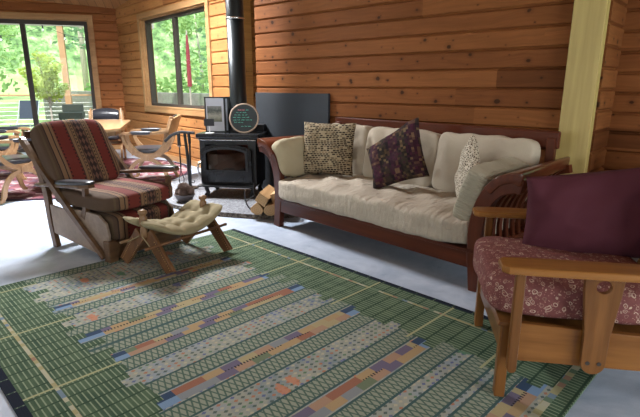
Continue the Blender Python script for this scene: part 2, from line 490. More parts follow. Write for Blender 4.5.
def mk_floral():
    t = NT('rose_paisley'); v = t.coords()
    wv = t.n('ShaderNodeTexNoise', {'Vector': v, 'Scale': 22.0, 'Detail': 2}).outputs[1]
    v2 = t.n('ShaderNodeVectorMath', {0: v, 1: t.n('ShaderNodeVectorMath', {0: wv, 'Scale': .035}, operation='SCALE').outputs[0]}, operation='ADD').outputs[0]
    vo = t.n('ShaderNodeTexVoronoi', {'Vector': v2, 'Scale': 40.0}); d = vo.outputs['Distance']
    ring = t.math('LESS_THAN', t.math('ABSOLUTE', t.math('SUBTRACT', d, .30)), .055)
    core = t.math('LESS_THAN', d, .11)
    vo2 = t.n('ShaderNodeTexVoronoi', {'Vector': v2, 'Scale': 95.0}); dots = t.math('LESS_THAN', vo2.outputs['Distance'], .24)
    n = t.noise(v, 40, 3)
    base = t.mix(n, (.10,.033,.032), (.19,.066,.060))
    c = t.mix(t.math('MULTIPLY', dots, .42), base, (.46,.27,.22))
    c = t.mix(t.math('MULTIPLY', ring, t.math('MULTIPLY', t.white(vo.outputs['Position']), .85)), c, (.50,.38,.29))
    c = t.mix(t.math('MULTIPLY', core, .6), c, (.50,.30,.20))
    return t.bsdf(c, .85, bump=n, bstr=.12, spec=.15)
M['floral'] = mk_floral()

def mk_persian():
    t = NT('red_persian_rug'); v = t.coords(); x, y, z = t.sep(v)
    r = t.math('SQRT', t.math('ADD', t.math('MULTIPLY', x, x), t.math('MULTIPLY', y, y)))
    vo = t.n('ShaderNodeTexVoronoi', {'Vector': v, 'Scale': 11.0}); w = t.white(vo.outputs['Position'])
    c = t.ramp(w, [(0, (.11,.035,.042)), (.45, (.17,.065,.075)), (.64, (.32,.22,.21)), (.80, (.09,.08,.12)), (.88, (.34,.30,.29))], 'CONSTANT')
    vo2 = t.n('ShaderNodeTexVoronoi', {'Vector': v, 'Scale': 40.0})
    c = t.mix(t.math('MULTIPLY', t.white(vo2.outputs['Position']), .5), c, (.20,.085,.095))
    edge = t.math('GREATER_THAN', r, 1.54)
    c = t.mix(edge, c, (.035,.02,.03))
    return t.bsdf(c, .95, spec=.1)
M['persian'] = mk_persian()

def mk_rug():
    t = NT('green_striped_kilim_rug'); v = t.coords(); u, y, z = t.sep(v)
    w = t.math('MULTIPLY', y, -1.0)      # w: distance from the sofa-side edge
    def band(c, hw, src=u): return t.math('LESS_THAN', t.math('ABSOLUTE', t.math('SUBTRACT', src, c)), hw)
    def fr(a, k): return t.math('FRACT', t.math('MULTIPLY', a, k))
    def tri(a, k): return t.math('ABSOLUTE', t.math('SUBTRACT', fr(a, k), .5))
    # pale field with small diamonds
    nz = t.noise(v, 30, 3); nb = t.noise(v, 2.2, 2)
    field = t.ramp(t.math('ADD', t.math('MULTIPLY', nb, .6), t.math('MULTIPLY', nz, .4)), [(.35, (.17,.21,.23)), (.5, (.29,.29,.235)), (.68, (.22,.265,.32))])
    cu = t.math('FLOOR', t.math('MULTIPLY', u, 38.0)); cw = t.math('FLOOR', t.math('MULTIPLY', w, 30.0))
    dia = t.math('LESS_THAN', t.math('ADD', tri(u, 38.0), tri(w, 30.0)), .34)
    dcol = t.ramp(t.white(t.comb(cu, cw, 2.0)), [(0, (.06,.09,.08)), (.35, (.08,.10,.22)), (.5, (.35,.13,.07)), (.62, (.40,.36,.26)), (.86, (.07,.15,.08))], 'CONSTANT')
    c = t.mix(t.math('MULTIPLY', dia, .85), field, dcol)
    # larger animal/bird motifs down the centre of wide fields
    bu = t.n('ShaderNodeTexVoronoi', {'Vector': t.comb(t.math('MULTIPLY', u, 4.0), t.math('MULTIPLY', w, 8.0), 0.0), 'Scale': 1.0})
    mot = t.math('MULTIPLY', t.math('LESS_THAN', t.math('ADD', bu.outputs['Distance'], t.math('MULTIPLY', t.noise(v, 60, 1), .22)), .30), 1.0)
    mcol = t.ramp(t.white(bu.outputs['Position']), [(0, (.10,.11,.26)), (.3, (.45,.17,.09)), (.55, (.06,.17,.09)), (.7, (.16,.25,.38))], 'CONSTANT')
    c = t.mix(t.math('MULTIPLY', mot, .8), c, mcol)
    # zigzag bands beside the patch stripes
    zz = None; zl = None
    for cc, hw in ((.06, .05), (.50, .035), (.70, .035), (.965, .05), (1.155, .04), (1.255, .04), (1.445, .045), (1.70, .045), (1.92, .045), (2.18, .045), (2.40, .045), (2.58, .05), (2.72, .04)):
        q = band(cc, hw); zz = q if zz is None else t.math('MAXIMUM', zz, q)
        for sg in (-1, 1):
            l = band(cc+sg*(hw+.005), .006); zl = l if zl is None else t.math('MAXIMUM', zl, l)
    zig = t.math('LESS_THAN', t.math('ABSOLUTE', t.math('SUBTRACT', t.math('MULTIPLY', tri(w, 17.0), 2.0), fr(t.math('ADD', u, .0), 13.0))), .13)
    zig2 = t.math('LESS_THAN', t.math('ABSOLUTE', t.math('SUBTRACT', t.math('SUBTRACT', 1.0, t.math('MULTIPLY', tri(w, 17.0), 2.0)), fr(u, 13.0))), .13)
    zcol = t.mix(t.math('MAXIMUM', zig, zig2), (.235,.255,.195), (.075,.115,.09))
    c = t.mix(zz, c, zcol)
    c = t.mix(zl, c, (.045,.085,.085))
    # patch stripes
    pal = [(0, (.34,.235,.125)), (.24, (.13,.11,.165)), (.40, (.26,.115,.075)), (.55, (.33,.27,.15)), (.70, (.20,.21,.22)), (.80, (.13,.16,.10)), (.90, (.32,.20,.135))]
    for cc, hw in ((.60, .030), (1.06, .038), (1.35, .038), (1.81, .046), (2.29, .046), (2.82, .046)):
        side = t.math('GREATER_THAN', u, cc)
        ww = t.math('ADD', w, t.math('MULTIPLY', side, .045))
        cell = t.math('FLOOR', t.math('DIVIDE', ww, .095))
        pc = t.ramp(t.white(t.comb(cell, side, cc*10)), pal, 'CONSTANT')
        comb = t.math('MULTIPLY', t.math('LESS_THAN', tri(w, 60.0), .22), t.math('MULTIPLY', band(cc, .008), t.math('GREATER_THAN', t.white(t.comb(cell, 5.0, cc)), .55)))
        pc = t.mix(comb, pc, (.03,.03,.03))
        endm = t.math('MAXIMUM', t.math('LESS_THAN', w, .53), t.math('GREATER_THAN', w, 1.57))
        pc = t.mix(endm, pc, t.mix(side, (.035,.06,.11), (.16,.24,.36)))
        c = t.mix(band(cc, hw), c, pc)
    # green ends with stepped edge
    col = t.math('FLOOR', t.math('DIVIDE', u, .062))
    jag = t.math('MULTIPLY', t.math('SUBTRACT', t.white1(col), .5), .12)
    gback = t.math('LESS_THAN', w, t.math('ADD', .46, jag)); gfront = t.math('GREATER_THAN', w, t.math('ADD', 1.655, jag))
    gr = t.math('MAXIMUM', gback, gfront)
    gr = t.math('MAXIMUM', gr, t.math('GREATER_THAN', u, 2.89))
    g1 = t.ramp(t.noise(t.comb(t.math('MULTIPLY', u, 3), t.math('MULTIPLY', w, 9), 0.0), 2.0, 3), [(.35, (.040,.074,.046)), (.65, (.080,.122,.072))])
    ladder = t.math('MULTIPLY', t.math('LESS_THAN', tri(w, 46.0), .13), t.math('GREATER_THAN', tri(u, 11.6), .07))
    g1 = t.mix(t.math('MULTIPLY', ladder, .8), g1, (.25,.30,.20))
    g1 = t.mix(t.math('MULTIPLY', t.math('LESS_THAN', tri(u, 11.6), .05), .75), g1, (.025,.05,.03))
    c = t.mix(gr, c, g1)
    # yellow lines
    ycol = t.ramp(t.white(t.comb(t.math('FLOOR', t.math('MULTIPLY', u, 28.0)), t.math('FLOOR', t.math('MULTIPLY', w, 28.0)), 3.0)), [(0, (.32,.28,.15)), (.4, (.38,.36,.26)), (.6, (.15,.20,.26)), (.76, (.28,.16,.11)), (.86, (.12,.17,.11)), (.93, (.38,.36,.24))], 'CONSTANT')
    yl = t.math('MAXIMUM', band(.155, .008, w), band(1.90, .009, w))
    yl = t.math('MAXIMUM', yl, band(2.905, .016, u))
    c = t.mix(yl, c, ycol)
    vl = None
    for q in (.12, .77, 1.40, 2.02, 2.50):
        b = t.math('MULTIPLY', band(q, .0065), t.math('GREATER_THAN', w, 1.62)); vl = b if vl is None else t.math('MAXIMUM', vl, b)
    for q in (.45, 1.02, 1.67, 2.20, 2.60):
        b = t.math('MULTIPLY', band(q, .0065), t.math('LESS_THAN', w, .5)); vl = t.math('MAXIMUM', vl, b)
    c = t.mix(vl, c, (.33,.32,.18))
    # dark ends
    dk = t.math('MAXIMUM', t.math('LESS_THAN', w, .038), t.math('GREATER_THAN', w, 2.025))
    c = t.mix(t.math('MULTIPLY', dk, t.math('SUBTRACT', 1.0, t.math('MULTIPLY', t.math('LESS_THAN', tri(u, 8.0), .03), .8))), c, (.012,.016,.028))
    c = t.mix(t.math('MULTIPLY', t.noise(v, 260, 2), .35), c, t.mix(1.0, c, (.4,.4,.4), 'MULTIPLY'))
    h = t.math('ADD', t.noise(v, 220, 2), t.math('MULTIPLY', fr(w, 110.0), .6))
    return t.bsdf(c, .95, bump=h, bstr=.35, bdist=.003, spec=.1)
M['rug'] = mk_rug()

def glass_mat(name, col=(1, 1, 1), tint=.06, rough=.02, refl=.35):
    t = NT(name)
    tr = t.n('ShaderNodeBsdfTransparent', {0: (*col, 1)}); gl = t.n('ShaderNodeBsdfGlossy', {'Roughness': rough})
    lw = t.n('ShaderNodeLayerWeight', {'Blend': .35})
    f = t.math('MULTIPLY_ADD', lw.outputs[0], refl, tint)
    mx = t.n('ShaderNodeMixShader'); t.set(mx.inputs[0], f); t.set(mx.inputs[1], tr.outputs[0]); t.set(mx.inputs[2], gl.outputs[0])
    t.t.links.new(mx.outputs[0], t.out.inputs[0]); return t.m
M['glass'] = glass_mat('window_glass', (.97, .99, .97), .008, refl=.06)
M['stove_glass'] = glass_mat('stove_glass', (.55, .42, .36), .06, .05)

def leaf_mat(name, c1, c2):
    t = NT(name); oi = t.n('ShaderNodeNewGeometry')
    n = t.noise(t.coords(), 1.6, 3)
    c = t.ramp(n, [(.35, c1), (.65, c2)])
    b = t.n('ShaderNodeBsdfPrincipled'); t.set(b.inputs['Base Color'], c); b.inputs['Roughness'].default_value = .6
    tl = t.n('ShaderNodeBsdfTranslucent'); t.set(tl.inputs[0], c)
    mx = t.n('ShaderNodeMixShader', {0: .45}); t.t.links.new(b.outputs[0], mx.inputs[1]); t.t.links.new(tl.outputs[0], mx.inputs[2])
    t.t.links.new(mx.outputs[0], t.out.inputs[0]); return t.m
M['leaf_conifer'] = leaf_mat('conifer_leaf', (.10,.20,.12), (.24,.38,.20))
M['leaf_maple'] = leaf_mat('maple_leaf', (.45,.55,.10), (.62,.70,.22))
M['leaf_shrub'] = leaf_mat('shrub_leaf', (.20,.36,.12), (.40,.54,.22))
def mk_meadow():
    t = NT('meadow_and_forest_hill'); v = t.coords(); x, y, z = t.sep(v)
    lawn = t.mix(t.noise(v, 1.2, 3), (.26,.40,.13), (.46,.56,.26))
    vert = t.noise(t.comb(t.math('MULTIPLY', x, 1.2), t.math('MULTIPLY', y, 1.2), t.math('MULTIPLY', z, .35)), 1.0, 5, .7)
    wd_ = t.ramp(vert, [(.35, (.05,.09,.04)), (.5, (.16,.27,.10)), (.62, (.34,.42,.22)), (.72, (.55,.56,.45))])
    f = t.math('MULTIPLY', t.math('SUBTRACT', z, 1.0), .5, clamp=True)
    return t.bsdf(t.mix(f, lawn, wd_), .9, spec=.1)
M['meadow_hill'] = mk_meadow()
M['bark'] = plain('grey_bark', (.42,.36,.33), .9, 0, .3, 6, .4)
M['grass'] = leaf_mat('meadow', (.28,.42,.14), (.45,.56,.25))
M['stone'] = plain('stone_wall', (.17,.165,.15), .9, 0, .45, 7, .6)

# ------------------------------------------------------------------ room
# key points of the plan (metres)
CN = Vector((-9.408, 4.661))               # corner of patio wall / window wall
WD = Vector((.99335526, -.11508832))       # along the window wall, to the right
PD = Vector((.51101348, .8595727))         # along the patio wall, towards the corner
SY = 3.84                                  # sofa wall plane
def ceil_z(x, y): return 2.636+.086*(x+9.408)-.122*(y-4.661)

def siding(name, mat, origin, rz, L, hh, H, off, openings=(), thick=.14, z_top=None, flip=1):
    """stack of lapped boards; local x along wall, local -y faces the room"""
    bm = NB()
    segs = [(0, L)]
    i0 = int(math.floor((0-off)/hh)); z = off+i0*hh
    def strip(x0, x1, za, zb):
        if x1-x0 < .002 or zb-za < .004: return
        g = .009; d = .020
        prof = [(0.0, za), (0.0-d*.2, za+g*.5), (-d, za+g*1.6), (-d, zb-g*1.6), (-d*.2, zb-g*.5), (0, zb), (thick, zb), (thick, za)]
        if zb-za < g*4: prof = [(-d, za), (-d, zb), (thick, zb), (thick, za)]
        prism(bm, prof, 'x', x0, x1)
    while z < H:
        za, zb = max(z, 0), min(z+hh, H)
        if zb > za:
            # break this board at opening edges
            cuts = sorted(set([za, zb]+[q for o in openings for q in (o[2], o[3]) if za < q < zb]))
            for a, b in zip(cuts[:-1], cuts[1:]):
                mid = (a+b)/2; xs = [(0, L)]
                for (ox0, ox1, oz0, oz1) in openings:
                    if oz0 < mid < oz1:
                        new = []
                        for (s, e) in xs:
                            if ox0 > s: new.append((s, min(e, ox0)))
                            if ox1 < e: new.append((max(s, ox1), e))
                        xs = new
                for (s, e) in xs: strip(s, e, a, b)
        z += hh
    o = obj(name, bm, mat, loc=(origin[0], origin[1], 0), rot=(0, 0, rz))
    return tag(o, kind='structure')

def tri_wall_top(x, y): return ceil_z(x, y)

# floor slab
bm = NB(); prism(bm, [(-11.6, 1.0), (-9.2, 5.0), (-4.3, 4.7), (4.2, 4.9), (4.2, -3.2), (-9.6, -3.2), (-11.6, -.4)], 'z', -.12, 0)
tag(obj('floor', bm, M['floor']), kind='structure')

# sofa wall
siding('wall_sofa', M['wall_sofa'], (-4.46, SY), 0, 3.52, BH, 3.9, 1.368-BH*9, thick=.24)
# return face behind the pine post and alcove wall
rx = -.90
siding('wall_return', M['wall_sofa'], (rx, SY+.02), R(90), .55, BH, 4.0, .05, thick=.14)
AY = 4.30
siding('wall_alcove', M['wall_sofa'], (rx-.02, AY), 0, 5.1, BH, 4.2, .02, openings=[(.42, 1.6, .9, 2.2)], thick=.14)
# window wall
WL = 4.27; WL2 = 4.27; wrot = math.atan2(WD.y, WD.x)
wx0, wx1, wz0, wz1 = 1.14, 3.47, .875, 2.345
siding('wall_window', M['wall_window'], CN, wrot, WL2, .155, 3.05, 1.375-.155*8, openings=[(wx0, wx1, wz0, wz1)], thick=.18)
jx, jy = CN.x+WD.x*WL2, CN.y+WD.y*WL2
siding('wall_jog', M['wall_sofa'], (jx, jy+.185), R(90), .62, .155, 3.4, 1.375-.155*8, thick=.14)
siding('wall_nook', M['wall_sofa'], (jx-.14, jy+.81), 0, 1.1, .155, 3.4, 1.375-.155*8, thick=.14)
# patio wall : local x runs from far left (L) to corner
PL_ = 4.6; prot = math.atan2(PD.y, PD.x)
po = CN-PD*PL_
# openings: glass door right jamb at .55 m before corner
dx1 = PL_-.51; dx0 = dx1-2.9
siding('wall_patio', M['wall_patio'], po, prot, PL_, .155, 3.05, 1.45-.155*9, openings=[(dx0, dx1, 0, 2.42)], thick=.18)

def mesh_ring(x0, x1, z0, z1, w, y0, y1, bev=.004, bottom=True, bm=None):
    bm = bm or NB()
    bx(bm, x0-w, x0, y0, y1, z0-(w if bottom else 0), z1+w, bev)
    bx(bm, x1, x1+w, y0, y1, z0-(w if bottom else 0), z1+w, bev)
    bx(bm, x0, x1, y0, y1, z1, z1+w, bev)
    if bottom: bx(bm, x0, x1, y0, y1, z0-w, z0, bev)
    return bm

def window_unit(num, origin, rz, x0, x1, z0, z1, split=.47, trim=.085, kindname='window', bottom=True, label=None):
    w = bpy.data.objects.new('%s_%d' % (kindname, num), None); COL.objects.link(w)
    w.location = (origin[0], origin[1], 0); w.rotation_euler = (0, 0, rz); tag(w, kind='structure')
    obj('casing', mesh_ring(x0, x1, z0, z1, trim, -.045, -.012, .004, bottom), M['trim'], w)
    bm = NB(); e = .02                                            # lined reveal
    bx(bm, x0, x0+e, -.012, .10, z0, z1); bx(bm, x1-e, x1, -.012, .10, z0, z1)
    bx(bm, x0+e, x1-e, -.012, .10, z1-e, z1)
    if bottom: bx(bm, x0+e, x1-e, -.05, .10, z0, z0+e)
    obj('reveal', bm, M['trim'], w)
    fwd = .045 if bottom else .07
    obj('frame', mesh_ring(x0+e+fwd, x1-e-fwd, z0+(e+.045 if bottom else .07), z1-e-fwd, fwd, .05, .14, .003, True), M['dark_frame'], w)
    xm = x0+(x1-x0)*split
    bm = NB(); bx(bm, xm-.04, xm+.04, .06, .13, z0+.05, z1-.05, .004); obj('meeting_rail', bm, M['dark_frame'], w)
    for a, b, yy in ((x0+.05, xm, .115), (xm, x1-.05, .09)):
        bm = NB(); bx(bm, a, b, yy-.003, yy+.003, z0+.05, z1-.05); obj('pane', bm, M['glass'], w)
    return w
window_unit(1, CN, wrot, wx0, wx1, wz0, wz1, .475)
window_unit(1, po, prot, dx0, dx1, 0.0, 2.42, .615, kindname='door', bottom=False)
window_unit(2, (rx-.02, AY), 0, .42, 1.6, .9, 2.2, .5)

# ceiling with a skylight opening
SKX0, SKX1, SKY0, SKY1 = -6.4, -5.3, 2.2, 3.2
def ceil_piece(bm, x0, x1, y0, y1):
    vs = []
    for dz in (0, .16):
        vs.append([bm.verts.new((x, y, ceil_z(x, y)+dz)) for x, y in ((x0, y0), (x1, y0), (x1, y1), (x0, y1))])
    a, b = vs
    bm.faces.new(a); bm.faces.new(b[::-1])
    for i in range(4): bm.faces.new((a[i], b[i], b[(i+1) % 4], a[(i+1) % 4]))
def mk_ceil_mat():
    t = NT('cedar_ceiling_boards'); x, y, z = t.sep(t.coords())
    q = t.math('DIVIDE', t.math('ADD', t.math('MULTIPLY', x, .511), t.math('MULTIPLY', y, .86)), .14)
    f = t.math('FRACT', q); b = t.math('FLOOR', q)
    s = t.math('ADD', t.math('MULTIPLY', x, .86), t.math('MULTIPLY', y, -.511))
    g = t.noise(t.comb(s, t.math('MULTIPLY', q, 4.0), b), 2.2, 4, .6)
    base = t.ramp(t.white1(b), [(0, (.27,.125,.048)), (.5, (.36,.18,.075)), (1, (.43,.23,.10))])
    gr = t.math('MULTIPLY_ADD', g, .8, .6)
    c = t.mix(1.0, base, t.comb(gr, gr, gr), 'MULTIPLY')
    c = t.mix(t.math('LESS_THAN', f, .05), c, (.05,.02,.01))
    return t.bsdf(c, .55)
M['ceiling'] = mk_ceil_mat()
bm = NB()
n2_ = Vector((-PD.y, PD.x))
cp = [(SKX0, 5.2), tuple(CN+PD*.63+n2_*.24), tuple(po+n2_*.24), (-8.9, -3.3), (SKX0, -3.4)]
lo = [bm.verts.new((x, y, ceil_z(x, y))) for x, y in cp]; hi = [bm.verts.new((x, y, ceil_z(x, y)+.16)) for x, y in cp]
bm.faces.new(lo); bm.faces.new(hi[::-1])
for i in range(5): bm.faces.new((lo[i], hi[i], hi[(i+1) % 5], lo[(i+1) % 5]))
ceil_piece(bm, SKX1, 4.4, -3.4, 5.2)
ceil_piece(bm, SKX0, SKX1, -3.4, SKY0); ceil_piece(bm, SKX0, SKX1, SKY1, 5.2)
tag(obj('ceiling', bm, M['ceiling']), kind='structure')
w = bpy.data.objects.new('window_3', None); COL.objects.link(w); tag(w, kind='structure')
w.location = (SKX0, SKY0, 0)
bm = NB()
zc = ceil_z((SKX0+SKX1)/2, (SKY0+SKY1)/2)
for (a, b, c, d) in ((-.04, 0, -.04, SKY1-SKY0+.04), (SKX1-SKX0, SKX1-SKX0+.04, -.04, SKY1-SKY0+.04), (0, SKX1-SKX0, -.04, 0), (0, SKX1-SKX0, SKY1-SKY0, SKY1-SKY0+.04)):
    bx(bm, a, b, c, d, zc-.13, zc+.30)
obj('frame', bm, M['white'], w)
bm = NB(); bx(bm, 0, SKX1-SKX0, 0, SKY1-SKY0, zc+.285, zc+.295); obj('pane', bm, M['glass'], w)

# unseen walls of the room: behind the camera and right with windows added for light, left wall
FW0, FW1 = (-8.6, -2.9), (4.0, -2.9)
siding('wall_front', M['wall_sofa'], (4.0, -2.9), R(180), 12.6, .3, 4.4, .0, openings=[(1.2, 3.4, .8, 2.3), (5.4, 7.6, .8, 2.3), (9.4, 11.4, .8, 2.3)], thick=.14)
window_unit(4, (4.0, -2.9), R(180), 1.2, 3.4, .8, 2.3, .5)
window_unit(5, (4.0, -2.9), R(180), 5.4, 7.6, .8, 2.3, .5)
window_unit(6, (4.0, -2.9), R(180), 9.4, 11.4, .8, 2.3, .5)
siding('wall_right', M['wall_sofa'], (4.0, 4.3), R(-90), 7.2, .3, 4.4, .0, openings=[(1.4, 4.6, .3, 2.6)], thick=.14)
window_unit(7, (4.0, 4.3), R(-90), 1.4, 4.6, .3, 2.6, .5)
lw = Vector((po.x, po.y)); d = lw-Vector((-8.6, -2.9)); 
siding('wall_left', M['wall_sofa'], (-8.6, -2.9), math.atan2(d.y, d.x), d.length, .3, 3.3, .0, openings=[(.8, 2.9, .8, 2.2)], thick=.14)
window_unit(8, (-8.6, -2.9), math.atan2(d.y, d.x), .8, 2.9, .8, 2.2, .5)

# pine post at the end of the sofa wall
bm = NB(); box(bm, (-.990, SY-.045, 2.0), (.205, .085, 4.0), None, .006)
tag(obj('trim_1', bm, M['pine_trim']), kind='structure')
# baseboard on window wall
bm = NB(); bx(bm, 0, WL, -.035, -.014, 0, .09, .004)
tag(obj('baseboard_window', bm, M['trim'], loc=(CN.x, CN.y, 0), rot=(0, 0, wrot)), kind='structure')
bm = NB(); bx(bm, dx1+.09, PL_-.02, -.035, -.014, 0, .09, .004)
tag(obj('baseboard_patio', bm, M['trim'], loc=(po.x, po.y, 0), rot=(0, 0, prot)), kind='structure')

# ------------------------------------------------------------------ rugs
bm = NB(); bx(bm, 0, 2.985, -2.065, 0, .001, .012)
rug = obj('area_rug', bm, M['rug'], loc=(-3.344, 2.548, 0), rot=(0, 0, math.atan2(-.047, .9989)))
tag(rug, 'large green and cream striped flatweave rug in the middle of the floor', 'rug')
bm = NB(); lathe(bm, [(0, .001), (1.60, .001), (1.60, .012), (0, .012)], n=64)
tag(obj('round_rug', bm, M['persian'], loc=(-7.18, 2.72, 0)), 'round red patterned rug under the dining table and chairs', 'rug')

# ------------------------------------------------------------------ hearth
hc = Vector((-4.75, 3.55))
def hearth_poly(r):
    pts = []
    for i in range(25):
        a = R(-115+ i*(125/24.0))
        pts.append((hc.x+r*math.cos(a)*1.0, hc.y+r*math.sin(a)*.80))
    return pts
bm = NB()
HP = [(-5.15, 2.78), (-4.7, 2.60), (-4.25, 2.62), (-3.85, 2.72), (-3.50, 2.90), (-3.30, 3.10), (-3.12, 3.40), (-3.05, 3.80), (-4.50, 3.80), (-4.52, 4.04), (-5.9, 4.2), (-5.8, 3.6), (-5.5, 3.1)]
HP = [(x, y) for x, y in HP]
prism(bm, HP, 'z', .0, .045)
for f in bm.faces: f.material_index = 0 if abs(f.normal.z) > .5 else 1
bm.normal_update()
for f in bm.faces: f.material_index = 0 if abs(f.normal.z) > .5 else 1
tag(obj('hearth_pad', bm, [M['hearth'], M['hearth_edge']]), 'low grey pebbled hearth pad with brown gravel edge under the wood stove', 'hearth')
HZ = .045

# ------------------------------------------------------------------ wood stove (local frame: x right, -y to the viewer)
SA = R(35)
st = thing('wood_stove', 'black cast iron wood stove with glass door standing on the hearth', 'stove', (-4.305, 3.215, 0), SA)
bm = NB()
# firebox shell with front opening
bx(bm, -.30, -.235, .02, .43, .165, .69, .006); bx(bm, .245, .335, .02, .43, .165, .69, .006)
bx(bm, -.235, .245, .40, .43, .165, .69); bx(bm, -.235, .245, .02, .43, .165, .30); bx(bm, -.235, .245, .02, .43, .62, .69)
obj('firebox', bm, M['iron'], st)
bm = NB(); bx(bm, -.325, .38, -.02, .46, .69, .74, .012); obj('top_plate', bm, M['iron_gloss'], st)
bm = NB(); bx(bm, -.30, .345, -.012, .44, .668, .677, .003); tag(obj('top_moulding', bm, M['chrome'], st), 'thin bright trim strip')
# door: arched frame
dr_outer = [(-.28, .215), (.29, .215), (.29, .55)]+[(.005+.285*math.cos(R(a)), .55+.075*math.sin(R(a))) for a in range(12, 180, 12)]+[(-.28, .55)]
dr_inner = [(-.225, .34), (.24, .34), (.24, .53)]+[(.0075+.2325*math.cos(R(a)), .53+.055*math.sin(R(a))) for a in range(12, 180, 12)]+[(-.225, .53)]
def ring_prism(bm, o_, i_, y0, y1):
    n = len(o_)
    V = [[bm.verts.new((p[0], y, p[1])) for p in q] for y in (y0, y1) for q in (o_, i_)]
    for k in range(n):
        j = (k+1) % n
        bm.faces.new((V[0][k], V[0][j], V[1][j], V[1][k])); bm.faces.new((V[2][k], V[3][k], V[3][j], V[2][j]))
        bm.faces.new((V[0][k], V[2][k], V[2][j], V[0][j])); bm.faces.new((V[1][k], V[1][j], V[3][j], V[3][k]))
bm = NB(); ring_prism(bm, dr_outer, dr_inner, -.03, .018)
door = obj('door', bm, M['iron_gloss'], st)
inn2 = [(p[0]*1.06, .43+(p[1]-.43)*1.06) for p in dr_inner]; 
bm = NB(); ring_prism(bm, inn2, [(p[0]*.95, .43+(p[1]-.43)*.93) for p in dr_inner], -.04, -.028); obj('door_moulding', bm, M['iron'], door)
bm = NB(); prism(bm, dr_inner, 'y', -.012, -.004); obj('door_glass', bm, M['stove_glass'], door)
bm = NB(); tube(bm, smooth_pts([(-.268, -.035, .44), (-.288, -.075, .41), (-.292, -.08, .34), (-.275, -.05, .27)]), .011, 8)
tag(obj('door_handle', bm, M['chrome'], door, True), 'bright coiled door handle')
bm = NB()
for i in range(3):
    a = (-.17+.11*i, .14, .33+.05*(i % 2)); b = (.02+.12*i, .22, .42+.02*i)
    tube(bm, [a, b], .04, 8)
obj('firebrick_logs', bm, plain('charred_log', (.34,.17,.12), .8), st)
bm = NB(); bx(bm, -.23, .24, .39, .398, .30, .62); obj('firebrick', bm, plain('firebrick', (.50,.24,.19), .8, 0, .4), st)
bm = NB(); bx(bm, -.31, .33, -.09, .02, .165, .182, .004); bx(bm, -.29, .30, .02, .42, .14, .166)
obj('ash_lip', bm, M['iron'], st)
for sx in (-.24, .28):
    for sy in (.03, .38):
        bm = NB(); tube(bm, smooth_pts([(sx, sy, .155), (sx*1.03, sy-.005, .13), (sx*.97, sy, .08), (sx*1.05, sy-.01, HZ)]), smooth_r if False else [.036, .034, .032, .03, .028, .026, .024, .023, .022, .021, .021, .021, .022, .023, .025, .027, .028, .028, .028], 8)
        obj('leg', bm, M['iron'], st, True)
bm = NB(); bx(bm, .12, .35, .34, .46, .74, .815, .006); obj('rear_shield', bm, M['iron'], st)
# stove pipe
c2, s2 = math.cos(SA), math.sin(SA)
def sl(x, y, z=0): return (-4.305+x*c2-y*s2, 3.215+x*s2+y*c2, z)
pp = sl(.095, .24, 0)
pipe = thing('stove_pipe', 'tall black steel stove pipe rising from the wood stove to the ceiling', 'stove pipe', (pp[0], pp[1], .74))
topz = ceil_z(pp[0], pp[1])
bm = NB(); lathe(bm, [(0, 0), (.105, 0), (.105, .03), (.092, .04), (0, .04)], n=32); obj('collar', bm, M['iron'], pipe, True)
bm = NB(); lathe(bm, [(.092, .03), (.092, 1.22), (.0, 1.22)], n=36); obj('lower_section', bm, M['pipe'], pipe, True)
bm = NB(); lathe(bm, [(.096, 1.20), (.0965, 1.225), (.094, 1.232), (.094, topz-.775), (0, topz-.775)], n=36); obj('upper_section', bm, M['pipe'], pipe, True)
bm = NB(); lathe(bm, [(.0955, 1.185), (.0985, 1.190), (.0985, 1.200), (.0955, 1.204)], n=36); tag(obj('joint_band', bm, M['chrome'], pipe, True), 'bright joint band')
bm = NB(); lathe(bm, [(0, 0), (.02, 0), (.018, .012), (0, .014)], n=12); bmesh.ops.rotate(bm, verts=bm.verts, matrix=Matrix.Rotation(R(90), 3, 'X')); bar(bm, (-.03, -.014, 0), (.03, -.014, 0), .006, .012)
obj('damper_knob', bm, M['chrome'], pipe, True, loc=(.055, -.078, 1.42), rot=(0, 0, R(35)))

# objects on the stove
TZ = .74
def on_stove(x, y, z=TZ): return sl(x, y, z)
# picture folder
fr = thing('framed_picture', 'black framed landscape photograph propped open on the left of the stove top', 'picture', on_stove(-.135, .16), SA+R(6))
bm = NB(); fh = .385
mesh_ring(-.115, .085, .012, fh-.012, .012, -.012, .006, .002, True, bm); bx(bm, -.12, .09, .0, .006, .004, fh-.004)
obj('frame', bm, M['iron'], fr)
def mk_picture():
    t = NT('landscape_print'); x, y, z = t.sep(t.coords())
    n = t.noise(t.coords(), 26, 4, .7)
    ph = t.ramp(t.math('ADD', t.math('MULTIPLY', t.math('SUBTRACT', .27, z), 4.0), t.math('MULTIPLY', n, .5)), [(.2, (.20,.20,.19)), (.4, (.07,.08,.07)), (.62, (.33,.31,.25)), (.9, (.12,.13,.09))])
    inside = t.math('MULTIPLY', t.math('LESS_THAN', t.math('ABSOLUTE', t.math('ADD', x, .02)), .080), t.math('LESS_THAN', t.math('ABSOLUTE', t.math('SUBTRACT', z, .20)), .085))
    c = t.mix(inside, (.50,.50,.56), ph)
    return t.bsdf(c, .25)
bm = NB(); bx(bm, -.113, .083, -.004, -.001, .014, fh-.014); obj('print', bm, mk_picture(), fr)
bm = NB(); bar(bm, (.098, .0, fh/2), (.150, .05, fh/2), fh, .012, .003, upv=(-.7, .7, 0)) if False else prism(bm, [(.092, -.010), (.150, .030), (.143, .040), (.085, .0)], 'z', 0, fh)
obj('side_panel', bm, M['iron'], fr)
bm = NB(); prism(bm, [(.106, -.0035), (.122, .0075), (.1205, .0095), (.1045, -.0015)], 'z', .02, fh-.02); tag(obj('side_mat', bm, plain('blue_grey_mat', (.30,.34,.42), .5), fr), 'pale blue grey strip')
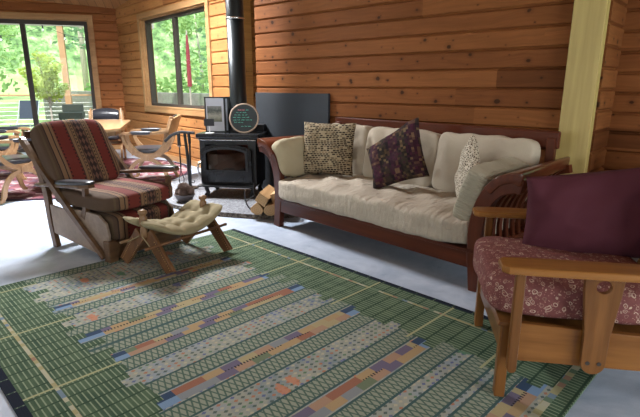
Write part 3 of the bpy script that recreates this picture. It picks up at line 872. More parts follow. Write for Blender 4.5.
# small easel sign
sg = thing('easel_sign', 'tiny black chalkboard sign on a white stand before the framed picture', 'sign', on_stove(-.175, .02), SA+R(8))
bm = NB(); bx(bm, -.055, .055, -.004, .004, .08, .155, .002); obj('board', bm, M['leather'], sg)
bm = NB(); tube(bm, [(0, .006, 0.006), (0, .006, .085)], .005, 6); bx(bm, -.045, .045, -.03, .03, 0, .007, .003); obj('stand', bm, M['white'], sg)
# round chalkboard
cbR = .128
cb = thing('round_chalkboard', 'round chalkboard with wooden rim and green and red handwriting leaning on the stove pipe', 'chalkboard', on_stove(.195, .075), 0, rot=(R(-12), 0, R(41)))
cb.scale = (1.2, 1.2, 1.2)
def disc(bm, r, y0, y1, n=48):
    V0 = [bm.verts.new((r*math.cos(2*PI*k/n), y0, cbR+.008+r*math.sin(2*PI*k/n))) for k in range(n)]
    V1 = [bm.verts.new((r*math.cos(2*PI*k/n), y1, cbR+.008+r*math.sin(2*PI*k/n))) for k in range(n)]
    bm.faces.new(V0); bm.faces.new(V1[::-1])
    for k in range(n): bm.faces.new((V0[k], V1[k], V1[(k+1) % n], V0[(k+1) % n]))
bm = NB(); disc(bm, cbR-.006, -.006, .006); obj('slate', bm, plain('chalk_slate', (.025,.032,.035), .7, 0, .4, 12), cb)
bm = NB(); n = 48; pts = [(cbR*math.cos(2*PI*k/n), 0, cbR+.008+cbR*math.sin(2*PI*k/n)) for k in range(n+1)]
tube(bm, pts, .008, 8, False); obj('rim', bm, plain('rim_wood', (.42,.30,.22), .7, 0, .3, 60), cb, True)
def scribble(bm, x0, x1, z, h, seed):
    """a line of handwriting: joined loops and gaps for word breaks"""
    rnd = random.Random(seed); x = x0
    while x < x1-.008:
        wl = rnd.uniform(.020, .036); n = int(wl/.0022); pts = []
        xe = min(x+wl, x1)
        for i in range(n):
            tt = i/n
            up = 1.6 if rnd.random() < .16 else 1.0
            pts.append((x+(xe-x)*tt+.0010*math.sin(i*2.1), -.0075, z+(tt*.0)+h*(.5+.5*math.sin(i*1.9+seed))*rnd.uniform(.5, 1)*up))
        if len(pts) > 2: tube(bm, pts, .0011, 4)
        x = xe+.008
chalk = NT('teal_chalk').bsdf((.16, .62, .47), .8); chalk_red = NT('red_chalk').bsdf((.70, .22, .24), .8)
for i, (a, b, z) in enumerate([(-.072, .040, .182), (-.088, .035, .160), (-.100, .055, .138), (-.098, .075, .116), (-.090, -.005, .094), (-.025, .070, .058), (.015, .055, .204)]):
    bm = NB(); scribble(bm, a, b, z, .009, i+3); tag(obj('handwriting', bm, chalk, cb), 'line of teal chalk handwriting')
bm = NB(); scribble(bm, -.055, .008, .204, .010, 12); scribble(bm, -.055, .008, .2045, .010, 15)
tag(obj('heading', bm, chalk_red, cb), 'red chalk heading')

# heat shield panel on the wall behind
bm = NB(); bx(bm, -4.44, -3.315, SY-.060, SY-.030, HZ, 1.165, .003)
tag(obj('heat_shield', bm, M['slate']), 'dark slate blue heat shield panel standing against the wood wall behind the stove', 'panel')

# fire tools
ft = thing('fire_tool_stand', 'black wrought iron fireplace tool stand left of the stove', 'fire tool stand', (-5.01, 3.20, HZ), R(40))
bm = NB(); lathe(bm, [(0, 0), (.10, 0), (.095, .012), (.02, .02), (0, .02)], n=20); obj('base', bm, M['iron'], ft)
bm = NB(); tube(bm, [(0, 0, .015), (-.01, 0, .35), (-.03, 0, .66)], [.021, .019, .017], 8); obj('pole', bm, M['iron'], ft)
bm = NB(); tube(bm, smooth_pts([(-.27, 0, .56), (-.18, 0, .635), (-.08, 0, .668), (.0, 0, .665), (.09, 0, .658)]), .017, 8)
for hx in (-.09, .03): tube(bm, [(hx, 0, .66), (hx, -.03, .65), (hx, -.04, .66)], .005, 6)
obj('rail', bm, M['iron'], ft)
def firetool(lx, kind, label):
    q = Matrix.Rotation(R(40), 3, 'Z') @ Vector((lx, -.036, 0))
    o = thing(kind, label, 'fire tool', (-5.01+q.x, 3.20+q.y, HZ), R(40))
    if kind == 'fireplace_tongs':
        bm = NB(); tube(bm, [(0, 0, .66), (0, 0, .52)], .020, 8); obj('grip', bm, M['iron'], o)
        bm = NB(); lathe(bm, [(.02, .505), (.024, .51), (.02, .52)], n=10); tag(obj('ferrule', bm, M['chrome'], o), 'bright ring')
        bm = NB(); tube(bm, [(0, 0, .52), (0, 0, .22)], .008, 6); tube(bm, [(0, 0, .22), (-.03, 0, .12), (-.02, 0, .04)], .005, 6); tube(bm, [(0, 0, .22), (.03, 0, .12), (.02, 0, .04)], .005, 6)
        obj('arms', bm, M['iron'], o)
    else:
        bm = NB(); tube(bm, [(0, 0, .67), (.005, 0, .54)], .018, 8); obj('grip', bm, M['iron'], o)
        bm = NB(); tube(bm, [(.005, 0, .54), (-.012, 0, .06)], .012, 6); tube(bm, [(-.012, 0, .08), (.03, 0, .07), (.035, 0, .10)], .006, 6); obj('rod', bm, M['iron'], o)
    return o
firetool(-.09, 'fireplace_tongs', 'black fireplace tongs with bright ring hanging leftmost on the tool stand')
firetool(.03, 'fireplace_poker', 'black fireplace poker hanging on the tool stand nearest the stove')

# bowl with pine cones
bw = (-4.46, 2.77, HZ)
bm = NB(); lathe(bm, [(0, .0), (.055, 0), (.085, .025), (.108, .07), (.113, .085), (.103, .085), (.08, .04), (.05, .015), (0, .012)], n=28)
tag(obj('pine_cone_bowl', bm, plain('grey_bowl', (.10,.085,.085), .35, .2), loc=bw, smooth=True), 'dark grey bowl holding pine cones on the hearth in front of the fire tools', 'bowl')
def cone_mesh():
    bm = NB(); rows = 9
    lathe(bm, [(0, -.035), (.018, -.025), (.022, 0), (.012, .03), (0, .04)], n=8)
    for j in range(rows):
        z = -.032+j*.008; rr = .030*math.sin(PI*(.18+.75*j/rows))
        for k in range(8):
            a = 2*PI*(k+.5*(j % 2))/8
            p = Vector((math.cos(a)*rr, math.sin(a)*rr, z)); q = p*1.0+Vector((math.cos(a)*.012, math.sin(a)*.012, .007))
            s = Vector((-math.sin(a), math.cos(a), 0))*.009
            v = [bm.verts.new(p-s), bm.verts.new(p+s), bm.verts.new(q+s*.6), bm.verts.new(q-s*.6)]
            v2 = [bm.verts.new(w_.co+Vector((0, 0, .003))) for w_ in v]
            bm.faces.new(v); bm.faces.new(v2[::-1])
            for i in range(4): bm.faces.new((v[i], v2[i], v2[(i+1) % 4], v[(i+1) % 4]))
    return bm
pc0 = obj('pine_cone', cone_mesh(), plain('pine_cone_brown', (.12,.075,.055), .8, 0, .3))
cones = [(-.045, -.035, .085, 'pine cone at the front left of the grey bowl'), (.045, -.04, .085, 'pine cone at the front right of the grey bowl'), (.0, .045, .085, 'pine cone at the back of the grey bowl'),
         (-.062, .03, .10, 'pine cone at the far left of the grey bowl'), (.06, .03, .10, 'pine cone at the far right of the grey bowl'), (-.02, .0, .135, 'pine cone on top of the heap in the grey bowl'), (.030, -.005, .140, 'pine cone topmost right of the heap in the grey bowl')]
for i, (x, y, z, lb) in enumerate(cones):
    o = pc0 if i == 0 else pc0.copy()
    if i: COL.objects.link(o)
    o.location = (bw[0]+x, bw[1]+y, bw[2]+z+.012); o.rotation_euler = (random.uniform(-1.4, 1.4), random.uniform(-1, 1), random.uniform(0, 6)); s = random.uniform(1.15, 1.4); o.scale = (s, s, s)
    tag(o, lb, 'pine cone', 'pine cones in the bowl')

# log holder and split logs
lgx, lgy = -3.47, 3.12
lh = thing('log_holder', 'curved black metal log holder on the hearth beside the sofa leg', 'log holder', (lgx, lgy, HZ), R(35))
bm = NB()
for yy in (-.16, .16):
    P_ = [(x*1.0, yy, z) for x, z in [(-.22, .24), (-.215, .12), (-.15, .035), (0, .006), (.15, .035), (.215, .12), (.22, .22)]]
    tube(bm, smooth_pts(P_), .007, 6)
for x, z in ((-.215, .12), (.215, .12), (0, .006)): tube(bm, [(x, -.16, z), (x, .16, z)], .006, 6)
obj('frame', bm, M['iron'], lh)
bark = plain('split_bark', (.16,.09,.045), .85, 0, .3, 20, .4); endg = NT('log_end_grain')
x, y, z = endg.sep(endg.coords()); rr = endg.math('SQRT', endg.math('ADD', endg.math('MULTIPLY', x, x), endg.math('MULTIPLY', z, z)))
cc = endg.ramp(endg.math('FRACT', endg.math('MULTIPLY', endg.math('ADD', rr, endg.math('MULTIPLY', endg.noise(endg.coords(), 12, 2), .02)), 60.0)), [(0, (.42,.25,.11)), (.6, (.52,.34,.17)), (1, (.33,.18,.075))])
endm = endg.bsdf(cc, .8)
def log(name, poly, L, lx, lz, ang, lab, face=None, ly=0.0):
    bm = NB(); prism(bm, poly, 'y', -L/2, L/2, .004)
    bm.normal_update()
    for f in bm.faces: f.material_index = 1 if abs(f.normal.y) > .9 else (0 if f.normal.z < .2 else (2))
    poly = [(a*.86, b*.86) for a, b in poly]; lx *= .86; lz = .008+(lz-.008)*.86
    q = Matrix.Rotation(R(35), 3, 'Z') @ Vector((lx, ly, 0))
    o = obj(name, bm, [bark, endm, wood('split_face', (.38,.21,.09), (.56,.36,.18), .7, 'y')], loc=(lgx+q.x, lgy+q.y, HZ+lz), rot=(0, R(ang), R(35)))
    return tag(o, lab, 'log', 'split logs by the stove')
wedge = [(-.065, 0), (-.05, -.035), (0, -.055), (.05, -.04), (.068, 0), (.0, .075)]
half = [(-.07, 0)]+[(.07*math.cos(R(a)), .06*math.sin(R(a))) for a in (200, 230, 270, 310, 340)]+[(.07, 0), (.04, .05), (-.04, .045)]
square = [(-.055, -.04), (.06, -.05), (.058, .045), (-.05, .05)]
log('split_log', wedge, .36, -.115, .072, 8, 'split log lowest left in the log holder', ly=-.03)
log('split_log', half, .36, .035, .068, -12, 'split log lowest middle in the log holder', ly=-.02)
log('split_log', square, .40, -.055, .185, 30, 'pale squared split log on top of the log pile', ly=-.02)
log('split_log', wedge, .36, .16, .085, 190, 'split log at the right of the log holder beside the sofa leg', ly=0)
log('split_log', square, .34, .095, .190, -20, 'pale split log on top right of the log pile', ly=.02)

# ------------------------------------------------------------------ sofa (local: x to the right, y to the back)
SR = math.atan2(-.0862, .9963)
SO = Vector((-3.16, 2.886))
def S2W(x, y, z=0): 
    c, s = math.cos(SR), math.sin(SR); return (SO.x+x*c-y*s, SO.y+x*s+y*c, z)
so = thing('sofa', 'long sofa frame of dark red wood with curved slatted arms against the cedar wall', 'sofa', (SO.x, SO.y, 0), SR)
SWd = 2.0
prof_c = [(1.995, 0), (1.975, .18), (1.968, .36), (1.985, .50), (2.03, .61), (2.10, .68), (2.18, .705), (2.235, .70)]
prof_w = [.082, .09, .094, .096, .100, .105, .098, .07]
def mir(p): return [(SWd-x, z) for x, z in p]
for side, P_ in (('r', prof_c), ('l', mir(prof_c))):
    bm = NB(); sweep(bm, smooth_pts(P_, 5), [prof_w[min(7, int(i/5))] for i in range(36)], 'y', 0, .055)
    bmesh.ops.bevel(bm, geom=[e for e in bm.edges if abs((e.verts[0].co-e.verts[1].co).y) < 1e-5], offset=.006, segments=1, affect='EDGES') if False else None
    o = obj('front_post', bm, M['sofa_woodz'], so); md = o.modifiers.new('b', 'BEVEL'); md.width = .008; md.segments = 2; md.limit_method = 'ANGLE'; md.angle_limit = R(50)
    bm = NB(); sweep(bm, smooth_pts(P_[:7], 5), .055, 'y', .80, .85); obj('rear_post', bm, M['sofa_woodz'], so)
    # arm slab following the roll
    top = smooth_pts([(x, z+.035) for x, z in P_[4:]], 5)
    top = [(x, z+.004) for x, z in top]
    bm = NB(); sweep(bm, top, [.055]*(len(top)-5)+[.065, .075, .08, .075, .055], 'y', -.012, .86)
    for v in bm.verts:
        xx_ = v.co.x if side == 'r' else SWd-v.co.x
        v.co.x -= (1 if side == 'r' else -1)*max(0, v.co.y)/.86*.09*max(0, xx_-2.0)/.26
    o = obj('arm', bm, M['sofa_woody'], so, True); md = o.modifiers.new('b', 'BEVEL'); md.width = .014; md.segments = 3; md.limit_method = 'ANGLE'; md.angle_limit = R(50)
    # side rail
    sgn = 1 if side == 'r' else -1
    xc = 1.985 if side == 'r' else SWd-1.985
    bm = NB(); bx(bm, xc-.025, xc+.025, .05, .80, .14, .27, .006); obj('side_rail', bm, M['sofa_woody'], so)
    for k in range(8):
        y0 = .11+k*.088
        q = [(xc, .26), (xc-.012*sgn, .36), (xc+.0*sgn, .48), (xc+.055*sgn, .60), (xc+.13*sgn, .68), (xc+.17*sgn, .715)]
        bm = NB(); sweep(bm, smooth_pts(q, 4), .02, 'y', y0, y0+.038); obj('slat', bm, M['sofa_woodz'], so)
bm = NB(); bx(bm, .03, 1.97, .005, .045, .145, .245, .004); bx(bm, .03, 1.97, -.004, .05, .245, .268, .005); obj('front_rail', bm, M['sofa_wood'], so)
bm = NB(); bx(bm, .01, 1.99, .80, .85, .14, .30, .006); obj('rear_rail', bm, M['sofa_wood'], so)
bm = NB(); bx(bm, .02, 1.98, .05, .80, .225, .255); obj('seat_deck', bm, M['sofa_wood'], so)
bm = NB(); box(bm, (1.0, .845, .885), (2.16, .035, .12), None, .01); obj('back_rail', bm, M['sofa_wood'], so)
bm = NB(); bx(bm, -.06, .0, .815, .86, .0, .90, .006); obj('back_post', bm, M['sofa_woodz'], so)
bm = NB(); bx(bm, 2.0, 2.06, .815, .86, .0, .90, .006); obj('back_post', bm, M['sofa_woodz'], so)
for k in range(14):
    x = .12+k*.135; bm = NB(); bx(bm, x, x+.05, .835, .853, .29, .84); obj('back_slat', bm, M['sofa_woodz'], so)

def sofa_obj(name, bm, mat, loc, rot, lab, cat, group=None, smooth=True):
    # loc in sofa frame
    w_ = S2W(*loc)
    o = obj(name, bm, mat, None, smooth, loc=w_, rot=(rot[0], rot[1], rot[2]+SR))
    return tag(o, lab, cat, group)
def seat_fn(q, d):
    x, y, z = q
    if d.z > 0.2:
        z += .009*math.sin(x*19+2.5*math.sin(y*7)+y*9)+.006*noise.noise(Vector((x*26+y*14, y*6, 3)))*2
        z += .014*(1-(x/.95)**2)
    if y < -.25: z += .0
    return (x, y, z)
bm = softbox(.970, .390, .092, p=8, n=48, amp=.010, freq=8, seed=3, fn=seat_fn)
sofa_obj('seat_cushion', bm, M['sofa_seat_cloth'], (.965, .345, .357), (0, 0, 0), 'long oatmeal linen seat mattress covering the whole sofa seat', 'cushion')
def backc(x0, x1, seed, lab, h=.465):
    w_ = (x1-x0)/2
    def fn(q, d):
        x, y, z = q
        y -= .018*(1-(x/w_)**2)*(1-(z/(h/2))**2)
        z += .006*math.sin(x*30+seed)*(1 if z > 0 else 0)
        y += .007*math.sin(x*26+z*8+seed*2)
        return (x, y, z)
    bm = softbox(w_+.006, .088, h/2, p=8, n=24, amp=.010, freq=8, seed=seed, fn=fn)
    return sofa_obj('back_cushion', bm, M['sofa_cloth'], ((x0+x1)/2, .695, .43+h/2-.002), (R(-9), 0, 0), lab, 'cushion', 'oatmeal back cushions of the sofa')
backc(.02, .50, 1, 'oatmeal back cushion at the left end of the sofa behind the brick pattern pillow')
backc(.505, 1.235, 2, 'oatmeal back cushion in the middle of the sofa behind the dark tapestry pillow')
backc(1.24, 1.985, 5, 'oatmeal back cushion at the right end of the sofa behind the knitted pillow')
# arm bolsters
bm = softbox(.085, .30, .18, p=4.2, n=22, amp=.016, freq=8, seed=11)
sofa_obj('arm_cushion', bm, M['bolster_cloth'], (-.005, .31, .61), (0, R(-16), 0), 'plump olive cream cushion leaning on the left sofa arm', 'cushion')
bm = softbox(.078, .31, .185, p=8, n=24, amp=.008, freq=7, seed=14)
sofa_obj('arm_cushion', bm, M['bolster_cloth_r'], (1.885, .34, .585), (0, R(17), R(1)), 'ribbed grey cream cushion leaning on the right sofa arm', 'cushion')
# throw pillows
bm = pillow(.49, .475, .075, seed=2, pinch=.06)
sofa_obj('throw_pillow', bm, M['brick'], (.245, .42, .695), (R(-14), R(0), R(30)), 'square throw pillow with small brown and cream brick pattern at the left of the sofa', 'pillow')
bm = pillow(.47, .48, .08, seed=5, pinch=.08, fn=lambda q: (q[0], q[1], -.24+(q[2]+.24)*(.74+.26*min(1, max(0, (q[0]/.47+.5)*1.25)))))
sofa_obj('throw_pillow', bm, M['patch'], (1.02, .41, .722), (R(-20), R(-19), R(22)), 'dark plum and tan tapestry throw pillow tilted on one corner mid sofa', 'pillow')
bm = pillow(.38, .46, .06, seed=8, pinch=.07)
sofa_obj('throw_pillow', bm, M['knit'], (1.68, .37, .645), (R(-4), R(42), R(-50)), 'nubby brown and cream knitted pillow leaning beside the right arm cushion', 'pillow')

# ------------------------------------------------------------------ right armchair (local: x=across from far to near, y=back)
wv_ = Vector((.53132906, -.84716553)); CR = math.atan2(wv_.y, wv_.x)
CO = Vector((-.954, 2.306))
def C2W(x, y, z=0):
    c, s = math.cos(CR), math.sin(CR); return (CO.x+x*c-y*s, CO.y+x*s+y*c, z)
RZ0 = .012
ch = thing('wooden_armchair', 'honey coloured wooden armchair with flat paddle arms at the right edge on the rug', 'armchair', (CO.x, CO.y, 0), CR)
for x in (.0, .605):
    bm = NB(); bar(bm, (x, .0, RZ0), (x, .0, .345), .042, .042, .006); obj('leg', bm, M['oakz'], ch)
    bm = NB(); bar(bm, (x, .80, 0), (x, .74, .34), .042, .05, .006); obj('leg', bm, M['oakz'], ch)
bm = NB(); bx(bm, .02, .585, -.012, .012, .205, .335, .004); obj('front_rail', bm, M['oakx'], ch)
bm = NB(); bx(bm, -.02, .63, .07, .70, .325, .345); obj('seat_deck', bm, M['oakx'], ch)
bm = NB(); prism(bm, [(-.035, .338), (-.03, .358), (.075, .350), (.075, .332)], 'x', -.03, .64, .004); obj('seat_lip', bm, M['oakx'], ch)
bm = NB(); bx(bm, -.01, .62, .70, .74, .18, .34, .005); obj('rear_rail', bm, M['oakx'], ch)
for x in (-.035, .645):
    bm = NB(); prism(bm, [(.02, .205), (.74, .205), (.74, .340), (.02, .365)], 'x', x-.014, x+.014, .004); obj('side_rail', bm, M['oak'], ch)
for x in (-.068, .678):
    sg_ = 1 if x > 0 else -1
    pl = ribbon_poly([(.035, .165), (.035, .60)], .048)
    pl = [(.002, .60), (.002, .19)]+[(.020+.018*math.cos(R(a)), .185+.018*math.sin(R(a))) for a in range(190, 360, 20)]+[(.038, .19), (.038, .60)]
    bm = NB(); prism(bm, pl, 'x', x-.016, x+.016, .005); obj('arm_post', bm, M['oakz'], ch)
    # splat with hole
    cx = .306; out = [(cx-.068, .598), (cx-.064, .52), (cx-.045, .35), (cx-.043, .235)]+[(cx+.043*math.cos(R(a)), .235+.043*math.sin(R(a))) for a in range(195, 360, 15)]+[(cx+.043, .235), (cx+.045, .35), (cx+.064, .52), (cx+.068, .598)]
    bm = NB(); prism(bm, out, 'x', x-.011, x+.011, .003)
    sp = obj('arm_splat', bm, M['oakz'], ch)
    cut = NB(); tube(cut, [(x-.1, cx, .545), (x+.1, cx, .545)], .027, 20)
    bmesh.ops.scale(cut, verts=cut.verts, vec=(1, 1, .95), space=Matrix.Translation((0, 0, -.528)))
    me = bpy.data.meshes.new('hole'); cut.to_mesh(me); cut.free(); co = bpy.data.objects.new('hole', me); COL.objects.link(co); co.parent = ch
    md = sp.modifiers.new('hole', 'BOOLEAN'); md.object = co; md.operation = 'DIFFERENCE'; md.solver = 'EXACT'
    bpy.context.view_layer.update()
    dg = bpy.context.evaluated_depsgraph_get()
    nm = bpy.data.meshes.new_from_object(sp.evaluated_get(dg)); sp.modifiers.clear(); sp.data = nm
    bpy.data.objects.remove(co, do_unlink=True)
    for hy in (-.020, .020):
        bm = NB(); tube(bm, [(x+sg_*.006, cx+hy, .238), (x+sg_*.013, cx+hy, .238)], .008, 12); tag(obj('screw', bm, M['dark_frame'], sp), 'dark round screw')
    cxx = x+.028*sg_*0+(.02 if x > 0 else -.02)
    ap = [(-.052, -.045), (-.030, -.062), (.045, -.062), (.068, -.040), (.072, .05), (.072, .40), (.060, .80), (-.045, .80), (-.055, .40), (-.060, .05)]
    bm = NB(); prism(bm, [(cxx+p, q) for p, q in ap], 'z', .598, .628, .010); o = obj('arm', bm, M['oak'], ch)
for x in (.02, .585):
    bm = NB(); bar(bm, (x, .68, .30), (x, .92, .90), .045, .03, .005); obj('back_post', bm, M['oakz'], ch)
for k in range(4):
    t_ = .25+k*.2; y0 = .68+.24*t_; z0 = .30+.6*t_
    bm = NB(); box(bm, (.30, y0, z0), (.55, .018, .06), (R(-20), 0, 0), .004); obj('back_slat', bm, M['oakx'], ch)
def fseat(q, d):
    x, y, z = q
    if d.z > .2: z += .014*(1-(x/.33)**2)
    z += .018*(-y)      # higher at the front
    z -= .028*max(0, (-y-.20))*3*(1 if d.z < 0 else .3)
    return (x, y, z)
bm = softbox(.328, .335, .080, p=5.5, n=26, amp=.007, freq=6, seed=21, fn=fseat)
o = obj('seat_cushion', bm, M['floral'], None, True, loc=C2W(.300, .265, .438), rot=(0, 0, CR)); tag(o, 'rose paisley seat cushion on the honey wooden armchair', 'cushion')
bm = softbox(.30, .075, .26, p=4, n=20, amp=.008, freq=6, seed=23)
o = obj('back_cushion', bm, mk_cloth('taupe_leather', (.16,.125,.105)), None, True, loc=C2W(.30, .80, .735), rot=(R(-20), 0, CR)); tag(o, 'taupe rounded back cushion of the honey wooden armchair behind the plum pillow', 'cushion')
def plum_fn(q):
    x, y, z = q
    w_ = (x+.30)/.60
    z += .075*w_*(z+.25)/.5*1.3
    y += .02*math.sin(x*9+z*11)+.008*math.sin(x*31-z*23)
    return (x, y, z)
bm = pillow(.70, .37, .085, n=34, seed=12, pinch=.05, amp=.020, fn=plum_fn)
o = obj('throw_pillow', bm, M['plum'], None, True, loc=C2W(.165, .475, .665), rot=(R(-10), R(0), CR+R(90)))
tag(o, 'large plain plum coloured pillow propped against the far arm of the honey wooden armchair', 'pillow')

lt = thing('leather_armchair', 'brown leather armchair with rounded back in the alcove beyond the wooden armchair', 'armchair', (-.10, 3.55, 0), R(-6))
lthr = plain('brown_leather', (.16,.12,.095), .35, 0, .2, 12)
bm = softbox(.44, .11, .40, p=4.5, n=14, amp=.004); obj('backrest', bm, lthr, lt, True, loc=(0, .10, .50), rot=(R(-12), 0, 0))
bm = softbox(.36, .32, .10, p=5, n=12, amp=.004); obj('seat', bm, lthr, lt, True, loc=(0, -.20, .36))
for x in (-.41, .41):
    bm = softbox(.07, .36, .20, p=5, n=10, amp=.004); obj('arm', bm, lthr, lt, True, loc=(x, -.18, .42))
for x in (-.36, .36):
    for y in (-.42, .12):
        bm = NB(); bar(bm, (x, y, 0), (x, y, .27), .04, .04, .004); obj('leg', bm, M['oakz'], lt)

# ------------------------------------------------------------------ left ranch armchair (local x across near->far, y toward back)
bk = Vector((-.98244049, -.18657623)); sd = Vector((-.18657623, .98244049))
LR = math.atan2(sd.y, sd.x)
LO = Vector((-3.334, 1.443))
def L2W(x, y, z=0): return (LO.x+sd.x*x+bk.x*y, LO.y+sd.y*x+bk.y*y, z)
lc = thing('ranch_armchair', 'rustic wooden ranch armchair with diagonal side struts and dark paddle arm pads at the left', 'armchair', (LO.x, LO.y, 0), LR)
# local frame: +x = sd, +y = bk (check handedness: bk must equal rot90(sd))
LW = .60
def strut(bm, a, b, x, w_, t_=.032):
    bar(bm, (x, a[0], a[1]), (x, b[0], b[1]), w_, t_, .006, upv=(1, 0, 0))
for x in (.005, LW+.005):
    bm = NB(); sweep(bm, smooth_pts([(.70, 0.0), (.735, .22), (.745, .44), (.80, .60), (.905, .82)], 5), [.05]*8+[.06]*6+[.045]*7, 'x', x-.018, x+.018)
    obj('rear_leg', bm, M['ranch'], lc)
    bm = NB(); sweep(bm, smooth_pts([(.935, .855), (.775, .69), (.55, .47), (.30, .25), (.05, .04)], 4), [.030, .055, .062, .055, .042, .034, .040, .048, .052, .050, .046, .042, .040, .038, .036, .034, .034], 'x', x-.050, x-.020) if x < .1 else sweep(bm, smooth_pts([(.935, .855), (.775, .69), (.55, .47), (.30, .25), (.05, .04)], 4), .046, 'x', x+.020, x+.050)
    obj('side_strut', bm, M['dining'] if False else M['ranch'], lc)
    bm = NB(); bx(bm, x-.035, x+.035, -.02, .05, .0, .165, .006); obj('front_leg', bm, M['ranch'], lc)
    bm = NB(); dy_ = .09 if x < .3 else -.10; sweep(bm, [(.14+dy_, .545), (.15+dy_, .45), (.18+dy_*.8, .37), (.24+dy_*.5, .30)], [.036, .034, .038, .05], 'x', x-.018, x+.014); obj('arm_post', bm, M['ranch'], lc)
    bm = NB(); prism(bm, [(x-.03, .85), (x+.025, .85), (x+.03, .55), (x+.045, .36), (x+.05, .14), (x+.02, .05), (x-.03, .05), (x-.055, .14), (x-.05, .36), (x-.035, .55)], 'z', .0, .026, .006)
    for v in bm.verts: v.co.y += (.10 if x < .3 else -.12)*max(0, 1-max(0, v.co.y-.3)*2)
    for v in bm.verts: v.co.z += .555-.075*(v.co.y+.07)/.9+(.035 if x > .3 else 0)*(1-v.co.y)
    arm = obj('arm', bm, M['ranch'], lc)
    bm = softbox(.052, .215, .018, p=3.5, n=10, amp=.0, seed=1)
    o = obj('arm_pad', bm, M['leather'], arm, True, loc=(x, .27+(.09 if x < .3 else -.12), .564+(-.008 if x < .3 else .012)+(.026 if x > .3 else 0)), rot=(R(-4.7), 0, 0)); tag(o, 'black leather arm pad')
bm = NB(); bx(bm, 0, LW, -.02, .03, .03, .15, .006); obj('front_rail', bm, M['ranch'], lc)
bm = NB(); bx(bm, 0, LW, .70, .74, .10, .22, .006); obj('rear_rail', bm, M['ranch'], lc)
for t_, in ((.55,), (.75,), (.87,)):
    bm = NB(); bx(bm, .0, LW, .775+(t_-.55)*.5, .80+(t_-.55)*.5, t_-.03, t_+.03, .004); obj('back_slat', bm, M['ranch'], lc)
# side panels of the boxed base
for x in (.0, LW):
    pl = [(.69, .12), (.05, .03), (.03, .10), (.0, .20), (.02, .29), (.10, .345), (.30, .355), (.55, .335), (.70, .35)]
    bm = NB(); prism(bm, pl, 'x', x-.010, x+.010, .003); tag(obj('side_panel', bm, M['ranch_light'], lc), 'pale tan side panel')
# upholstered base front
def skirt_fn(q, d):
    return (q.x, q.y, q.z)
bm = softbox(.272, .32, .105, p=7, n=20, amp=.004, freq=6, seed=31)
for v in bm.verts: v.co.x += .28; 
o = obj('skirt', bm, M['kilim'], lc, True, loc=(.015, .285, .240)); tag(o, 'red striped kilim apron')
bm = softbox(.325, .375, .068, p=6, n=26, amp=.006, freq=6, seed=33)
for v in bm.verts: v.co.x += .28
o = obj('seat_cushion', bm, M['kilim'], None, True, loc=L2W(.030, .330, .425), rot=(0, 0, LR)); tag(o, 'red and tan striped kilim seat cushion on the ranch armchair', 'cushion')
bm = softbox(.290, .075, .275, p=6, n=26, amp=.006, freq=6, seed=36)
for v in bm.verts: v.co.x += .28
o = obj('back_cushion', bm, M['kilim'], None, True, loc=L2W(-.01, .70, .715), rot=(R(-27), 0, LR)); tag(o, 'red and tan striped kilim back cushion of the ranch armchair', 'cushion')

# ------------------------------------------------------------------ camel saddle stool (local y: along from near frame to far frame)
k1 = Vector((-3.025, 1.545)); k2 = Vector((-3.10, 2.08))
ax = (k2-k1).normalized(); STR = math.atan2(ax.y, ax.x)-R(90)
stl = thing('camel_saddle_stool', 'small camel saddle stool with crossed carved wooden legs on the rug edge', 'stool', ((k1.x+k2.x)/2, (k1.y+k2.y)/2, 0), STR)
SL = (k2-k1).length/2
carved = M['oakz']
carve = wood('carved_leg', (.085,.038,.016), (.17,.08,.035), .4, 'z')
for y in (-SL, SL):
    for sg_ in (1, -1):
        yy = y+.014*sg_
        bm = NB(); bar(bm, (sg_*.235, yy, RZ0-.0), (sg_*.02, yy, .265), .024, .105, .004, upv=(1, 0, .8))
        # squared off foot
        for v in bm.verts: v.co.z = max(v.co.z, RZ0)
        lg = obj('leg', bm, carve, stl)
        bm = NB()
        for i in range(14):
            t_ = .12+.045*i if i < 10 else .12
            for e in (-.034, .034):
                p = Vector((sg_*.235, yy, 0)).lerp(Vector((sg_*.02, yy, .265)), .10+.05*i)
                d_ = Vector((-sg_*.215, 0, .265)).normalized(); pr_ = Vector((d_.z, 0, -d_.x))
                c_ = p+pr_*e
                for sy in (-.0125, .0125): tube(bm, [c_+Vector((0, sy, 0)), c_+Vector((0, sy*1.12, 0))], .0032, 5)
        tag(obj('stud', bm, M['brass'], lg), 'row of small brass studs'); lg.children[0]['kind'] = 'stuff'
    bm = NB(); lathe(bm, [(0, .24), (.026, .24), (.026, .30), (.018, .31), (.026, .325), (.027, .375), (.019, .39), (.022, .40), (.031, .408), (.031, .422), (.018, .432), (0, .434)], c=(0, y, 0), n=16)
    obj('knob', bm, M['dining_dark'], stl, True)
for sg_ in (1, -1):
    bm = NB(); tube(bm, [(sg_*.135, -SL-.10, .20), (sg_*.135, SL+.10, .20)], .011, 8); obj('side_rod', bm, M['dining_dark'] if sg_ < 0 else carve, stl, True)
    for y in (-SL, SL):
        bm = NB(); tube(bm, [(sg_*.02, y-.03*(1 if y < 0 else -1), .25), (sg_*.135, y-.05*(1 if y < 0 else -1), .19)], .004, 6); tag(obj('lashing', bm, M['camel'], stl), 'cream cord')
def saddle(bm0):
    pass
bm = NB(); n = 30
top = []; bot = []
CWx, CLy = .205, .335
